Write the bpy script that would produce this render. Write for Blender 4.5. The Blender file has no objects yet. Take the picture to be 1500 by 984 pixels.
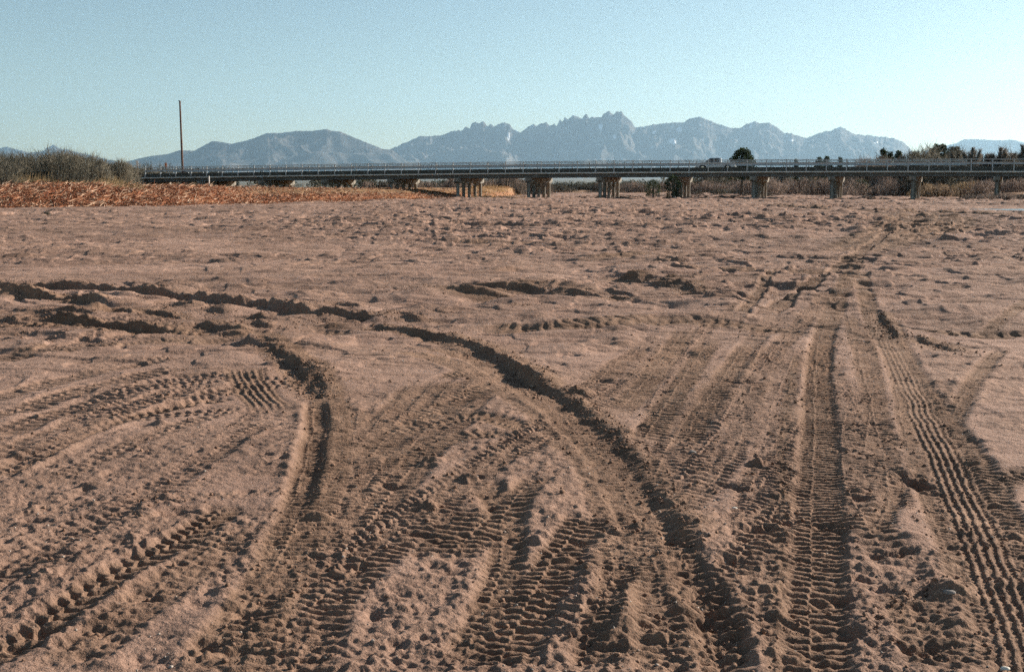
import bpy, math, random
import numpy as np
from mathutils import Vector

rng = np.random.default_rng(7)
random.seed(7)
scene = bpy.context.scene
COL = scene.collection

# ------------------------------------------------------------------ camera
F, CX, CY, HZ, EYE = 1700.0, 750.0, 492.0, 275.0, 1.65      # focal length in px of the 1500 px photograph, horizon, eye height
PITCH = math.atan((CY - HZ) / F)
SP, CP = math.sin(PITCH), math.cos(PITCH)
cam_d = bpy.data.cameras.new('camera')
cam = bpy.data.objects.new('camera', cam_d)
COL.objects.link(cam)
cam.location = (0, 0, EYE)
cam.rotation_euler = (math.pi / 2 - PITCH, 0, 0)
cam_d.sensor_width = 36.0
cam_d.lens = F / 1500.0 * 36.0
cam_d.clip_start = 0.1
cam_d.clip_end = 120000.0
scene.camera = cam

# ------------------------------------------------------------------ sky, sun, exposure
SUN_AZ = math.radians(60.0)      # to the right of the view direction (+Y)
SUN_EL = math.radians(24.0)
world = bpy.data.worlds.new("World")
scene.world = world
world.use_nodes = True
wn = world.node_tree.nodes
wl = world.node_tree.links
bg = wn['Background']
sky = wn.new('ShaderNodeTexSky')
sky.sky_type = 'NISHITA'
sky.sun_disc = False
sky.sun_elevation = SUN_EL
sky.sun_rotation = SUN_AZ
sky.altitude = 1200
sky.air_density = 1.0
sky.dust_density = 1.2
sky.ozone_density = 1.5
tint = wn.new('ShaderNodeMix')
tint.data_type = 'RGBA'
tint.blend_type = 'MULTIPLY'
tint.inputs[0].default_value = 1.0
tint.inputs[7].default_value = (1.06, 1.06, 0.91, 1)
wl.new(sky.outputs[0], tint.inputs[6])
wl.new(tint.outputs[2], bg.inputs[0])
bg.inputs[1].default_value = 0.060
sun_d = bpy.data.lights.new('sun', 'SUN')
sun_d.energy = 5.0
sun_d.angle = math.radians(0.53)
sun_d.color = (1.0, 0.90, 0.78)
sun = bpy.data.objects.new('sun', sun_d)
COL.objects.link(sun)
sdir = Vector((math.sin(SUN_AZ) * math.cos(SUN_EL), math.cos(SUN_AZ) * math.cos(SUN_EL), math.sin(SUN_EL)))
sun.rotation_euler = sdir.to_track_quat('Z', 'Y').to_euler()
sun.location = sdir * 300
vs = scene.view_settings
vs.view_transform = 'Standard'
vs.look = 'None'
vs.exposure = 0.95
vs.gamma = 1.0
vs.use_curve_mapping = False
scene.render.film_transparent = False
cy = scene.cycles
cy.use_denoising = False
cy.use_adaptive_sampling = True
cy.adaptive_threshold = 0.025
cy.adaptive_min_samples = 20
cy.max_bounces = 6
cy.diffuse_bounces = 3
cy.glossy_bounces = 2
cy.transmission_bounces = 2
cy.volume_bounces = 1
cy.caustics_reflective = False
cy.caustics_refractive = False

# ------------------------------------------------------------------ projection of surveyed points
def ray(px, py):
    px = np.asarray(px, float); py = np.asarray(py, float)
    x = (px - CX) / F
    u = -(py - CY) / F
    return x, CP + u * SP, -SP + u * CP

def ground(px, py, h=0.0):
    x, y, z = ray(px, py)
    t = (h - EYE) / z
    return x * t, y * t

def at_depth(px, py, Y):
    x, y, z = ray(px, py)
    t = Y / y
    return x * t, Y + 0 * t, EYE + z * t

# ------------------------------------------------------------------ mesh helpers
def link(name, me, mat=None, parent=None, smooth=False):
    o = bpy.data.objects.new(name, me)
    COL.objects.link(o)
    if mat is not None and len(me.materials) == 0:
        me.materials.append(mat)
    if parent is not None:
        o.parent = parent
    if smooth:
        me.polygons.foreach_set('use_smooth', np.ones(len(me.polygons), bool))
    return o

def np_mesh(name, V, Fc):
    """V (n,3), Fc (m,k) with equal face sizes"""
    me = bpy.data.meshes.new(name)
    V = np.ascontiguousarray(V, np.float32)
    Fc = np.ascontiguousarray(Fc, np.int32)
    m, k = Fc.shape
    me.vertices.add(len(V))
    me.vertices.foreach_set('co', V.ravel())
    me.loops.add(m * k)
    me.loops.foreach_set('vertex_index', Fc.ravel())
    me.polygons.add(m)
    me.polygons.foreach_set('loop_start', np.arange(0, m * k, k, dtype=np.int32))
    me.update(calc_edges=True)
    return me

def attr(me, name, vals):
    a = me.attributes.new(name, 'FLOAT', 'POINT')
    a.data.foreach_set('value', np.ascontiguousarray(vals, np.float32).ravel())

def attr_c(me, name, cols):
    a = me.attributes.new(name, 'FLOAT_COLOR', 'POINT')
    c = np.ones((len(cols), 4), np.float32); c[:, :3] = cols
    a.data.foreach_set('color', c.ravel())

class MB:
    def __init__(s):
        s.v, s.f = [], []
    def add(s, v, f):
        n = len(s.v)
        s.v += [tuple(p) for p in v]
        s.f += [tuple(i + n for i in q) for q in f]
        return s
    def box(s, c, size, R=None):
        hx, hy, hz = size[0] / 2, size[1] / 2, size[2] / 2
        v = [Vector((x, y, z)) for x in (-hx, hx) for y in (-hy, hy) for z in (-hz, hz)]
        if R is not None:
            v = [R @ p for p in v]
        v = [p + Vector(c) for p in v]
        return s.add(v, [(0, 1, 3, 2), (4, 6, 7, 5), (0, 4, 5, 1), (2, 3, 7, 6), (0, 2, 6, 4), (1, 5, 7, 3)])
    def tube(s, pts, rad, n=8, cap=True):
        pts = [Vector(p) for p in pts]
        if not hasattr(rad, '__len__'):
            rad = [rad] * len(pts)
        rings = []
        for i, p in enumerate(pts):
            a = pts[max(i - 1, 0)]; b = pts[min(i + 1, len(pts) - 1)]
            d = (b - a).normalized()
            up = Vector((0, 0, 1)) if abs(d.z) < .95 else Vector((1, 0, 0))
            x = d.cross(up).normalized(); y = x.cross(d)
            rings.append([p + (x * math.cos(2 * math.pi * k / n) + y * math.sin(2 * math.pi * k / n)) * rad[i] for k in range(n)])
        v = [q for r in rings for q in r]
        f = []
        for i in range(len(pts) - 1):
            for k in range(n):
                f.append((i * n + k, i * n + (k + 1) % n, (i + 1) * n + (k + 1) % n, (i + 1) * n + k))
        if cap:
            f.append(tuple(range(n - 1, -1, -1)))
            f.append(tuple((len(pts) - 1) * n + k for k in range(n)))
        return s.add(v, f)
    def build(s, name, mat, parent=None, smooth=False, bevel=0):
        me = bpy.data.meshes.new(name)
        me.from_pydata(s.v, [], s.f)
        me.update()
        o = link(name, me, mat, parent, smooth)
        if bevel:
            b = o.modifiers.new('bevel', 'BEVEL'); b.width = bevel; b.segments = 2; b.limit_method = 'ANGLE'
        return o

def tag(o, label=None, cat=None, group=None, kind=None):
    if label: o['label'] = label
    if cat: o['category'] = cat
    if group: o['group'] = group
    if kind: o['kind'] = kind
    return o

def empty(name, loc=(0, 0, 0), rz=0):
    o = bpy.data.objects.new(name, None)
    COL.objects.link(o)
    o.location = loc; o.rotation_euler = (0, 0, rz); o.empty_display_size = .3
    return o

def kids(o):
    return [c for c in COL.objects if c.parent == o]

def copy_tree(o, parent=None):
    c = o.copy(); COL.objects.link(c); c.parent = parent
    for ch in kids(o):
        copy_tree(ch, c)
    return c

# ------------------------------------------------------------------ noise
_T = [rng.random((256, 256)).astype(np.float32) * 2 - 1 for _ in range(24)]
def vnoise(x, y, k=0):
    T = _T[k % 24]
    xf = np.floor(x); yf = np.floor(y)
    xi = xf.astype(np.int32); yi = yf.astype(np.int32)
    fx = (x - xf).astype(np.float32); fy = (y - yf).astype(np.float32)
    fx = fx * fx * fx * (fx * (fx * 6 - 15) + 10); fy = fy * fy * fy * (fy * (fy * 6 - 15) + 10)
    x0 = xi & 255; x1 = (xi + 1) & 255; y0 = yi & 255; y1 = (yi + 1) & 255
    a = T[x0, y0]; b = T[x1, y0]; c = T[x0, y1]; d = T[x1, y1]
    return (a + (b - a) * fx) * (1 - fy) + (c + (d - c) * fx) * fy

def rn(x, y, lam, k, ang=None, lam2=None):
    """value noise of wavelength lam, turned so that its lattice never shows"""
    a = (k * 1.7 + .6) if ang is None else ang
    ca, sa = math.cos(a), math.sin(a)
    return vnoise((x * ca + y * sa) / lam + k * 17.3, (-x * sa + y * ca) / (lam2 or lam) + k * 5.1, k)

def sst(a, b, x):
    t = np.clip((x - a) / (b - a), 0, 1)
    return t * t * (3 - 2 * t)

# ------------------------------------------------------------------ materials
def mat_new(name):
    m = bpy.data.materials.new(name); m.use_nodes = True
    nt = m.node_tree
    return m, nt, nt.nodes, nt.links, nt.nodes['Principled BSDF']

def simple(name, col, rough=.8, var=.15, scale=3.0, bump=0.0, metal=0.0, stain=None):
    m, nt, N, L, P = mat_new(name)
    tc = N.new('ShaderNodeTexCoord')
    no = N.new('ShaderNodeTexNoise'); no.inputs['Scale'].default_value = scale; no.inputs['Detail'].default_value = 6
    L.new(tc.outputs['Object'], no.inputs['Vector'])
    cr = N.new('ShaderNodeValToRGB')
    cr.color_ramp.elements[0].position = .3; cr.color_ramp.elements[1].position = .7
    cr.color_ramp.elements[0].color = tuple(c * (1 - var) for c in col) + (1,)
    cr.color_ramp.elements[1].color = tuple(min(1, c * (1 + var)) for c in col) + (1,)
    L.new(no.outputs[0], cr.inputs[0])
    out = cr.outputs[0]
    if stain:
        n2 = N.new('ShaderNodeTexNoise'); n2.inputs['Scale'].default_value = .6; n2.inputs['Detail'].default_value = 8
        mp = N.new('ShaderNodeMapping'); mp.inputs['Scale'].default_value = (2.5, 2.5, .5)
        L.new(tc.outputs['Object'], mp.inputs[0]); L.new(mp.outputs[0], n2.inputs['Vector'])
        r2 = N.new('ShaderNodeValToRGB'); r2.color_ramp.elements[0].position = .45; r2.color_ramp.elements[1].position = .62
        L.new(n2.outputs[0], r2.inputs[0])
        mx = N.new('ShaderNodeMix'); mx.data_type = 'RGBA'; mx.inputs[7].default_value = tuple(stain) + (1,)
        L.new(r2.outputs[0], mx.inputs[0]); L.new(out, mx.inputs[6]); out = mx.outputs[2]
    L.new(out, P.inputs['Base Color'])
    P.inputs['Roughness'].default_value = rough
    P.inputs['Metallic'].default_value = metal
    if name == 'tinted_glass': P.inputs['Specular IOR Level'].default_value = .02; P.inputs['Roughness'].default_value = .5
    if bump:
        b = N.new('ShaderNodeBump'); b.inputs['Strength'].default_value = .5; b.inputs['Distance'].default_value = bump
        L.new(no.outputs[0], b.inputs['Height']); L.new(b.outputs[0], P.inputs['Normal'])
    return m

def attr_mat(name, rough=.85, transl=0.0):
    m, nt, N, L, P = mat_new(name)
    a = N.new('ShaderNodeAttribute'); a.attribute_name = 'tone'
    L.new(a.outputs['Color'], P.inputs['Base Color'])
    P.inputs['Roughness'].default_value = rough
    P.inputs['Specular IOR Level'].default_value = .2
    if transl:
        t = N.new('ShaderNodeBsdfTranslucent'); L.new(a.outputs['Color'], t.inputs[0])
        mx = N.new('ShaderNodeMixShader'); mx.inputs[0].default_value = transl
        L.new(P.outputs[0], mx.inputs[1]); L.new(t.outputs[0], mx.inputs[2])
        L.new(mx.outputs[0], N['Material Output'].inputs['Surface'])
    return m

def sand_material():
    m, nt, N, L, P = mat_new('river_sand')
    g = N.new('ShaderNodeNewGeometry')
    def at(n):
        a = N.new('ShaderNodeAttribute'); a.attribute_name = n; return a.outputs['Fac']
    def noise(scale, detail=4, rough=.55, vec=None):
        n = N.new('ShaderNodeTexNoise'); n.inputs['Scale'].default_value = scale
        n.inputs['Detail'].default_value = detail; n.inputs['Roughness'].default_value = rough
        L.new(vec or g.outputs['Position'], n.inputs['Vector']); return n.outputs[0]
    def ramp(fac, *st):
        r = N.new('ShaderNodeValToRGB')
        while len(r.color_ramp.elements) < len(st): r.color_ramp.elements.new(.5)
        for e, (p, c) in zip(r.color_ramp.elements, st):
            e.position = p; e.color = tuple(c) + (1,) if hasattr(c, '__len__') else (c, c, c, 1)
        L.new(fac, r.inputs[0]); return r.outputs[0]
    def mix(f, a, b, mode='MIX'):
        x = N.new('ShaderNodeMix'); x.data_type = 'RGBA'; x.blend_type = mode
        if isinstance(f, float): x.inputs[0].default_value = f
        else: L.new(f, x.inputs[0])
        for i, c in ((6, a), (7, b)):
            if isinstance(c, tuple): x.inputs[i].default_value = c + (1,)
            else: L.new(c, x.inputs[i])
        return x.outputs[2]
    crust = ramp(noise(.35, 5), (.3, (.24, .147, .108)), (.7, (.345, .22, .165)))
    turned = ramp(noise(2.2, 5), (.3, (.17, .102, .068)), (.7, (.265, .165, .112)))
    c = mix(at('churn'), crust, turned)
    # mottling by moisture and by coarse grains
    mp = N.new('ShaderNodeMapping'); mp.inputs['Scale'].default_value = (.25, 1.0, 1.0); mp.inputs['Rotation'].default_value = (0, 0, .12)
    L.new(g.outputs['Position'], mp.inputs[0])
    c = mix(.55, c, ramp(noise(.16, 6, .6, mp.outputs[0]), (.38, .64), (.62, 1.25)), 'MULTIPLY')
    c = mix(.5, c, ramp(noise(6.0, 6, .7), (.35, .72), (.65, 1.25)), 'MULTIPLY')
    c = mix(.6, c, ramp(noise(160.0, 3, .7), (.36, .5), (.5, 1.0), (.66, 1.5)), 'MULTIPLY')
    # dry bank with litter and soil, then the plain beyond
    bankc = ramp(noise(1.3, 8, .7), (.3, (.16, .05, .02)), (.5, (.34, .12, .05)), (.7, (.50, .30, .16)))
    goldc = ramp(noise(.8, 8, .7), (.3, (.20, .105, .05)), (.7, (.36, .215, .11)))
    c = mix(at('bank'), c, bankc)
    c = mix(at('gold'), c, goldc)
    plain = ramp(noise(.004, 8, .65), (.35, (.09, .085, .055)), (.65, (.20, .165, .115)))
    c = mix(at('plain'), c, plain)
    L.new(c, P.inputs['Base Color'])
    P.inputs['Roughness'].default_value = .95
    P.inputs['Specular IOR Level'].default_value = .15
    b1 = N.new('ShaderNodeBump'); b1.inputs['Strength'].default_value = .9; b1.inputs['Distance'].default_value = .006
    L.new(noise(60.0, 4, .75), b1.inputs['Height'])
    b2 = N.new('ShaderNodeBump'); b2.inputs['Strength'].default_value = .8; b2.inputs['Distance'].default_value = .05
    L.new(noise(5.0, 6, .7), b2.inputs['Height']); L.new(b1.outputs[0], b2.inputs['Normal'])
    L.new(b2.outputs[0], P.inputs['Normal'])
    return m

# ------------------------------------------------------------------ the riverbed: one sheet
# bank line as (photo x, photo y) of its foot, bank height, width of the slope
BANK = [(-900, 330, 2.0, 22), (-300, 312, 1.9, 20), (0, 306, 1.8, 18), (120, 305, 1.8, 18), (250, 302.5, 1.8, 20), (380, 299.5, 1.5, 26), (500, 297, 1.45, 30),
        (600, 294.5, 1.45, 34), (660, 292.5, 1.45, 34), (705, 290.5, 1.5, 26), (745, 288.3, 1.7, 16), (768, 285, 1.3, 14), (790, 283.3, .9, 14),
        (1000, 283.4, .9, 16), (1100, 284.2, .9, 12), (1200, 285.7, .9, 10), (1300, 288, .9, 8), (1400, 290.6, .9, 7), (1460, 292.6, .9, 6), (1540, 294.6, .9, 6), (1800, 299, .9, 6), (2400, 306, .9, 6)]
_bx, _by = ground([b[0] for b in BANK], [b[1] for b in BANK])
_bt = _bx / _by
_bh = np.array([b[2] for b in BANK]); _bw = np.array([b[3] for b in BANK])
def bank(X, Y):
    t = X / np.maximum(Y, 1)
    yb = np.interp(t, _bt, _by) + rn(X, X * 0, 6, 3) * 1.2
    h = np.interp(t, _bt, _bh); w = np.interp(t, _bt, _bw)
    u = (Y - yb) / w
    return h, u, yb
def far_rise(Y):
    return np.maximum(Y - 3500, 0) * .0105

def base_h(X, Y):
    """the land without its fine relief"""
    h, u, yb = bank(X, Y)
    r = h * (sst(0, 1, u) * .75 + sst(0, .35, u) * .25)
    return r + far_rise(Y)

# tracks: photo polyline -> ground polyline
def spline(pts, step=.06):
    gx, gy = ground([p[0] for p in pts], [p[1] for p in pts])
    P = np.stack([gx, gy], 1)
    P = np.vstack([2 * P[0] - P[1], P, 2 * P[-1] - P[-2]])
    out = []
    for i in range(1, len(P) - 2):
        n = max(2, int(np.linalg.norm(P[i + 1] - P[i]) / max(step, np.linalg.norm(P[i + 1] - P[i]) / 14)))
        for t in np.linspace(0, 1, n, endpoint=False):
            a, b, c, d = P[i - 1], P[i], P[i + 1], P[i + 2]
            out.append(.5 * ((2 * b) + (-a + c) * t + (2 * a - 5 * b + 4 * c - d) * t * t + (-a + 3 * b - 3 * c + d) * t ** 3))
    out.append(P[-2])
    return np.array(out)

TRACKS = []
def track(pts, w=.24, depth=.02, kind='lug', amp=.013, pitch=.065, berm=.01, fade=(.3, .3), skew=0.0, keep=.1, churn=1.0, edge=.02, side=0):
    TRACKS.append(dict(P=spline(pts), w=w, depth=depth, kind=kind, amp=amp, pitch=pitch, berm=berm, fade=fade, skew=skew, keep=keep, churn=churn, edge=edge, side=side))

# --- faint old tracks first, fresh ones last (each wipes out what it crosses)
for dx, y0 in ((0, 0), (0, 22), (6, 44), (0, 70)):
    track([(330 + dx, 520 + y0 * .6), (230, 532 + y0 * .8), (120, 552 + y0), (-30, 590 + y0 * 1.3)], w=.30, depth=.03, amp=.018, keep=.3, pitch=.09, fade=(1, .2), churn=.6)
track([(400, 490), (300, 500), (150, 510), (-40, 535)], w=.5, depth=.02, amp=.01, keep=.5, churn=.8)
track([(350, 585), (300, 592), (240, 604), (185, 618), (120, 640), (60, 668), (-20, 705)], w=.22, depth=.06, amp=.022, pitch=.09, berm=.06, keep=.2)
track([(395, 618), (350, 646), (300, 678), (240, 716), (180, 752), (110, 790), (30, 835), (-50, 885)], w=.20, depth=.03, amp=.022, pitch=.075, keep=.25, berm=.015, churn=.5)
track([(380, 600), (330, 640), (262, 690), (190, 730), (100, 776), (20, 815), (-40, 845)], w=.14, depth=.015, amp=.014, keep=.4, berm=.004, churn=.3)
for k in range(5):
    o = k * 30
    track([(620 + o, 560 - k * 4), (560 + o * .9, 620), (510 + o * .8, 690), (470 + o * .7, 760), (420 + o * .6, 860), (370 + o * .5, 1000)], w=.24, depth=.02, amp=.015, pitch=.07, keep=.35, churn=.8, fade=(.6, .1))
for k, (a, b) in enumerate(((500, 600), (530, 615), (470, 590))):
    track([(a, 600), (a - 10, 680), (a - 40, 780), (a - 90, 880), (a - 160, 1000)], w=.22, depth=.014, amp=.010, keep=.4, pitch=.06, churn=.8)
track([(740, 555), (690, 580), (630, 608), (575, 640), (545, 680)], w=.24, depth=.03, amp=.014, pitch=.085, keep=.2)
track([(770, 585), (730, 560), (690, 548), (640, 560)], w=.22, depth=.02, amp=.013, keep=.3)
track([(545, 640), (620, 625), (700, 615), (790, 640), (850, 670)], w=.24, depth=.02, amp=.012, pitch=.07, keep=.3)
track([(560, 700), (620, 660), (700, 640), (770, 640)], w=.26, depth=.018, amp=.010, keep=.4)
track([(700, 700), (735, 750), (742, 800), (730, 860), (700, 930), (670, 990)], w=.20, depth=.045, amp=.012, berm=.02, keep=.4)
track([(640, 830), (660, 800), (690, 770), (720, 740)], w=.34, depth=.02, amp=.016, pitch=.075, keep=.4)
track([(790, 700), (760, 735), (738, 768)], w=.2, depth=.035, amp=.018, pitch=.08, keep=.1, fade=(.2, .1))
rq = np.random.default_rng(5)
for _ in range(26):
    x1 = rq.uniform(250, 1560); vx = 1240 + rq.normal() * 60
    y0 = rq.uniform(430, 620); y1 = min(1000, y0 + rq.uniform(120, 480))
    def ln(y, x1=x1, vx=vx, b=rq.normal() * 40, y0=y0, y1=y1):
        f_ = (y - 330) / 650
        return vx + (x1 - vx) * f_ + b * math.sin((y - y0) / (y1 - y0) * 3.1)
    track([(ln(y), y) for y in np.linspace(y0, y1, 6)], w=rq.uniform(.14, .26), depth=.01, amp=rq.uniform(.012, .022), pitch=rq.uniform(.055, .09), keep=.45, churn=rq.uniform(.4, .9), fade=(1.2, .5), berm=.006, skew=rq.normal() * .4)
for _ in range(26):
    y0 = rq.uniform(500, 900); x0 = rq.uniform(-60, 250); x1 = x0 + rq.uniform(150, 420); y1 = y0 - rq.uniform(20, 140)
    track([(x0, y0), ((x0 + x1) / 2, (y0 + y1) / 2 - 8), (x1, y1)], w=rq.uniform(.14, .22), depth=.008, amp=rq.uniform(.012, .02), pitch=rq.uniform(.06, .09), keep=.45, churn=rq.uniform(.2, .6), fade=(.6, .8), berm=.004)
# rough horizontal crossings in the middle distance
track([(540, 421), (620, 423), (700, 425), (780, 427), (850, 433), (900, 440)], w=.7, depth=.10, kind='rut', keep=.8, berm=.05, fade=(2.5, 1.5))
track([(560, 431), (660, 433), (760, 436), (840, 438)], w=.4, depth=.07, kind='rut', keep=.8, berm=.04, fade=(1.5, 1.0))
track([(870, 436), (900, 441), (930, 447)], w=.35, depth=.10, kind='rut', keep=.8, berm=.03, fade=(.4, .4))
track([(860, 405), (930, 410), (1000, 425), (1020, 440)], w=.4, depth=.05, kind='rut', keep=.8, berm=.04, fade=(1, .6))
track([(820, 380), (930, 374), (1060, 379)], w=.6, depth=.07, kind='rut', keep=.8, berm=.06, fade=(2, 2))
track([(640, 353), (760, 355), (860, 351)], w=.5, depth=.07, kind='rut', keep=.8, berm=.05, fade=(2, 2))
track([(700, 484), (800, 486), (900, 480), (980, 477), (1080, 480), (1190, 488)], w=.5, depth=.03, amp=.02, pitch=.16, keep=.7, berm=.02)
track([(1080, 484), (1130, 487), (1190, 494)], w=.25, depth=.05, amp=.02, pitch=.12, keep=.3)
track([(1000, 394), (1120, 397), (1290, 398)], w=.35, depth=.04, kind='rut', keep=.7, fade=(1, 1))
track([(1300, 480), (1360, 490), (1440, 494), (1540, 494)], w=.35, depth=.05, amp=.03, pitch=.2, keep=.7)
# far arcs on the right
for o, s in ((0, 1), (28, 1), (58, 1.05), (88, 1.1)):
    track([(1215 + o * .5, 372), (1262 + o * .8, 352), (1300 + o, 336), (1306 + o * 1.1, 322), (1280 + o, 312)], w=.7, depth=.05, kind='rut', keep=.6, berm=.06, fade=(4, 4))
track([(1350, 352), (1395, 340), (1410, 326), (1400, 318)], w=1.0, depth=.10, kind='rut', keep=.6, berm=.08, fade=(3, 3))
track([(1120, 300), (1220, 310), (1320, 312), (1500, 316), (1600, 320)], w=1.2, depth=.10, kind='rut', keep=.6, berm=.06, fade=(5, 5))
# pair of lug tracks running up from the middle
track([(1010, 480), (985, 515), (950, 560), (915, 600), (890, 622)], w=.26, depth=.015, amp=.014, keep=.3, berm=.01, fade=(1.6, .8))
track([(1050, 490), (1015, 540), (985, 590), (945, 655), (930, 670)], w=.24, depth=.012, amp=.022, pitch=.075, keep=.3, berm=.01, fade=(1.6, .8))
track([(1100, 500), (1075, 535), (1050, 575), (1022, 620), (995, 668)], w=.22, depth=.03, amp=.022, pitch=.07, keep=.25, berm=.012, fade=(1.2, .6))
track([(1112, 478), (1140, 455), (1180, 425), (1225, 396), (1265, 366), (1310, 340)], w=.34, depth=.06, amp=.012, keep=.4, berm=.03, fade=(2, 6))
track([(1085, 470), (1110, 435), (1130, 398)], w=.2, depth=.05, amp=.01, keep=.5, berm=.02)
# right margin
track([(1470, 515), (1440, 540), (1412, 585), (1392, 628)], w=.17, depth=.025, amp=.012, pitch=.07, keep=.2, berm=.02)
track([(1335, 496), (1370, 508), (1415, 524)], w=.2, depth=.07, kind='rut', keep=.7)
track([(1440, 500), (1470, 470), (1510, 440)], w=.2, depth=.02, amp=.01, keep=.5)
track([(1320, 700), (1300, 750), (1280, 800)], w=.13, depth=.02, amp=.008, pitch=.05, keep=.3)
track([(1270, 640), (1300, 650), (1345, 640)], w=.3, depth=.02, amp=.016, pitch=.08, keep=.4)
track([(1560, 720), (1500, 700), (1460, 720), (1475, 780), (1500, 850)], w=.2, depth=.02, amp=.010, keep=.4)
track([(1260, 920), (1300, 890), (1350, 862), (1400, 850)], w=.06, depth=.03, kind='rut', keep=.7, churn=.5)
track([(1275, 925), (1330, 945), (1390, 960)], w=.05, depth=.02, kind='rut', keep=.7, churn=.5)
track([(1330, 850), (1345, 900), (1375, 950), (1400, 1000)], w=.26, depth=.02, amp=.018, pitch=.08, keep=.5)
# ribbed arc inside the left bend
track([(355, 538), (362, 560), (380, 585), (405, 612)], w=.34, depth=.008, kind='rib', amp=.010, keep=.4, fade=(.6, .6))
# left group of deep ruts
track([(-60, 424), (0, 430), (60, 434), (110, 440), (165, 450)], w=.38, depth=.14, kind='rut', berm=.06, keep=.7, fade=(.3, .8), side=1)
track([(30, 468), (60, 467), (90, 472)], w=.35, depth=.12, kind='rut', berm=.08, keep=.8, fade=(.3, .3))
track([(120, 466), (170, 462), (200, 466)], w=.35, depth=.10, kind='rut', berm=.08, keep=.8, fade=(.3, .3))
track([(200, 462), (240, 464), (270, 472)], w=.35, depth=.11, kind='rut', berm=.08, keep=.8, fade=(.3, .3))
track([(-60, 480), (50, 484), (130, 486), (210, 488), (290, 491), (330, 493)], w=.45, depth=.03, amp=.02, keep=.7, pitch=.14)
track([(45, 476), (100, 479), (160, 482), (220, 487), (290, 489)], w=.36, depth=.19, kind='rut', berm=.08, keep=.8, fade=(.3, .8), side=1)
track([(285, 482), (310, 485), (330, 490)], w=.3, depth=.08, kind='rut', berm=.06, keep=.8, fade=(.2, .3))
track([(350, 474), (375, 475), (400, 477)], w=.2, depth=.07, kind='rut', berm=.03, keep=.8, fade=(.3, .3))
track([(430, 488), (480, 489), (530, 492)], w=.35, depth=.06, amp=.02, pitch=.1, berm=.05, keep=.7, fade=(.5, .5))
track([(440, 478), (480, 480), (540, 478)], w=.3, depth=.07, kind='rut', berm=.05, keep=.8, fade=(.5, .5))
for _ in range(26):
    if rq.random() < .5: x0, y0 = rq.uniform(-20, 520), rq.uniform(450, 494)
    else: x0, y0 = rq.uniform(540, 1080), rq.uniform(385, 470)
    l_ = rq.uniform(30, 90)
    track([(x0, y0), (x0 + l_ / 2, y0 + rq.normal() * 2), (x0 + l_, y0 + rq.normal() * 4)], w=rq.uniform(.14, .32), depth=rq.uniform(.03, .085), kind='rut', keep=.85, fade=(.25, .25), churn=.6)
# the long curved rut
track([(-80, 414), (0, 418), (70, 418), (140, 421), (200, 426), (280, 434), (335, 442), (365, 446)], w=.40, depth=.16, kind='rut', berm=.05, keep=.7, fade=(.3, .3), side=1, churn=.6)
track([(360, 443), (400, 450), (430, 457), (480, 462), (530, 466), (562, 470)], w=.46, depth=.19, kind='rut', berm=.06, keep=.7, fade=(.3, .15), side=1, churn=.6)
# wide fan of tread that accompanies it
track([(560, 520), (640, 530), (720, 560), (790, 605), (850, 655), (890, 710), (915, 780), (930, 860), (935, 1000)], w=.34, depth=.012, amp=.010, keep=.4, pitch=.065, churn=.9)
track([(590, 505), (680, 520), (760, 560), (830, 610), (890, 670), (930, 730), (960, 800), (985, 880), (1000, 1000)], w=.34, depth=.03, amp=.012, keep=.25, pitch=.06, churn=1)
track([(548, 478), (580, 486), (620, 493), (665, 501), (710, 514), (745, 535), (780, 560), (812, 583)], w=.26, depth=.135, kind='rut', berm=.05, keep=.7, fade=(.2, .8), side=1)
track([(760, 545), (800, 572), (845, 600), (880, 632), (915, 668)], w=.20, depth=.10, kind='rut', berm=.05, keep=.8, fade=(.5, .5), side=1)
track([(890, 640), (925, 680), (955, 722), (985, 765), (1005, 810)], w=.18, depth=.12, kind='rut', berm=.06, keep=.8, fade=(.5, .4), side=1)
track([(985, 760), (1010, 830), (1040, 900), (1070, 1000)], w=.17, depth=.03, amp=.02, pitch=.07, berm=.05, keep=.8, fade=(.3, .2))
track([(1035, 840), (1055, 900), (1075, 990)], w=.16, depth=.04, amp=.02, pitch=.07, berm=.03, keep=.8, fade=(.3, .2))
# left bend
track([(330, 486), (375, 496), (420, 515), (455, 545), (480, 585), (485, 640), (475, 700), (450, 760), (410, 840), (360, 930), (320, 1000)], w=.30, depth=.0, amp=.012, keep=.3, pitch=.065)
track([(375, 505), (410, 520), (435, 542), (452, 566), (462, 590)], w=.20, depth=.12, kind='rut', berm=.06, keep=.8, fade=(.6, .9), side=1)
track([(445, 540), (465, 560), (475, 590)], w=.15, depth=.08, kind='rut', berm=.05, keep=.8, fade=(.2, .2))
track([(462, 590), (462, 630), (452, 680), (435, 730), (405, 775)], w=.17, depth=.06, amp=.015, pitch=.06, berm=.03, keep=.6, fade=(.3, .6))
# bottom middle
track([(862, 756), (835, 795), (805, 840), (770, 900), (735, 990)], w=.23, depth=.045, amp=.022, pitch=.066, berm=.012, keep=.25, fade=(.15, .2))
track([(912, 820), (890, 870), (868, 930), (850, 1000)], w=.14, depth=.04, amp=.018, pitch=.06, berm=.015, keep=.5)
track([(885, 770), (900, 830), (885, 900)], w=.12, depth=.03, amp=.01, berm=.02, keep=.6)
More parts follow.
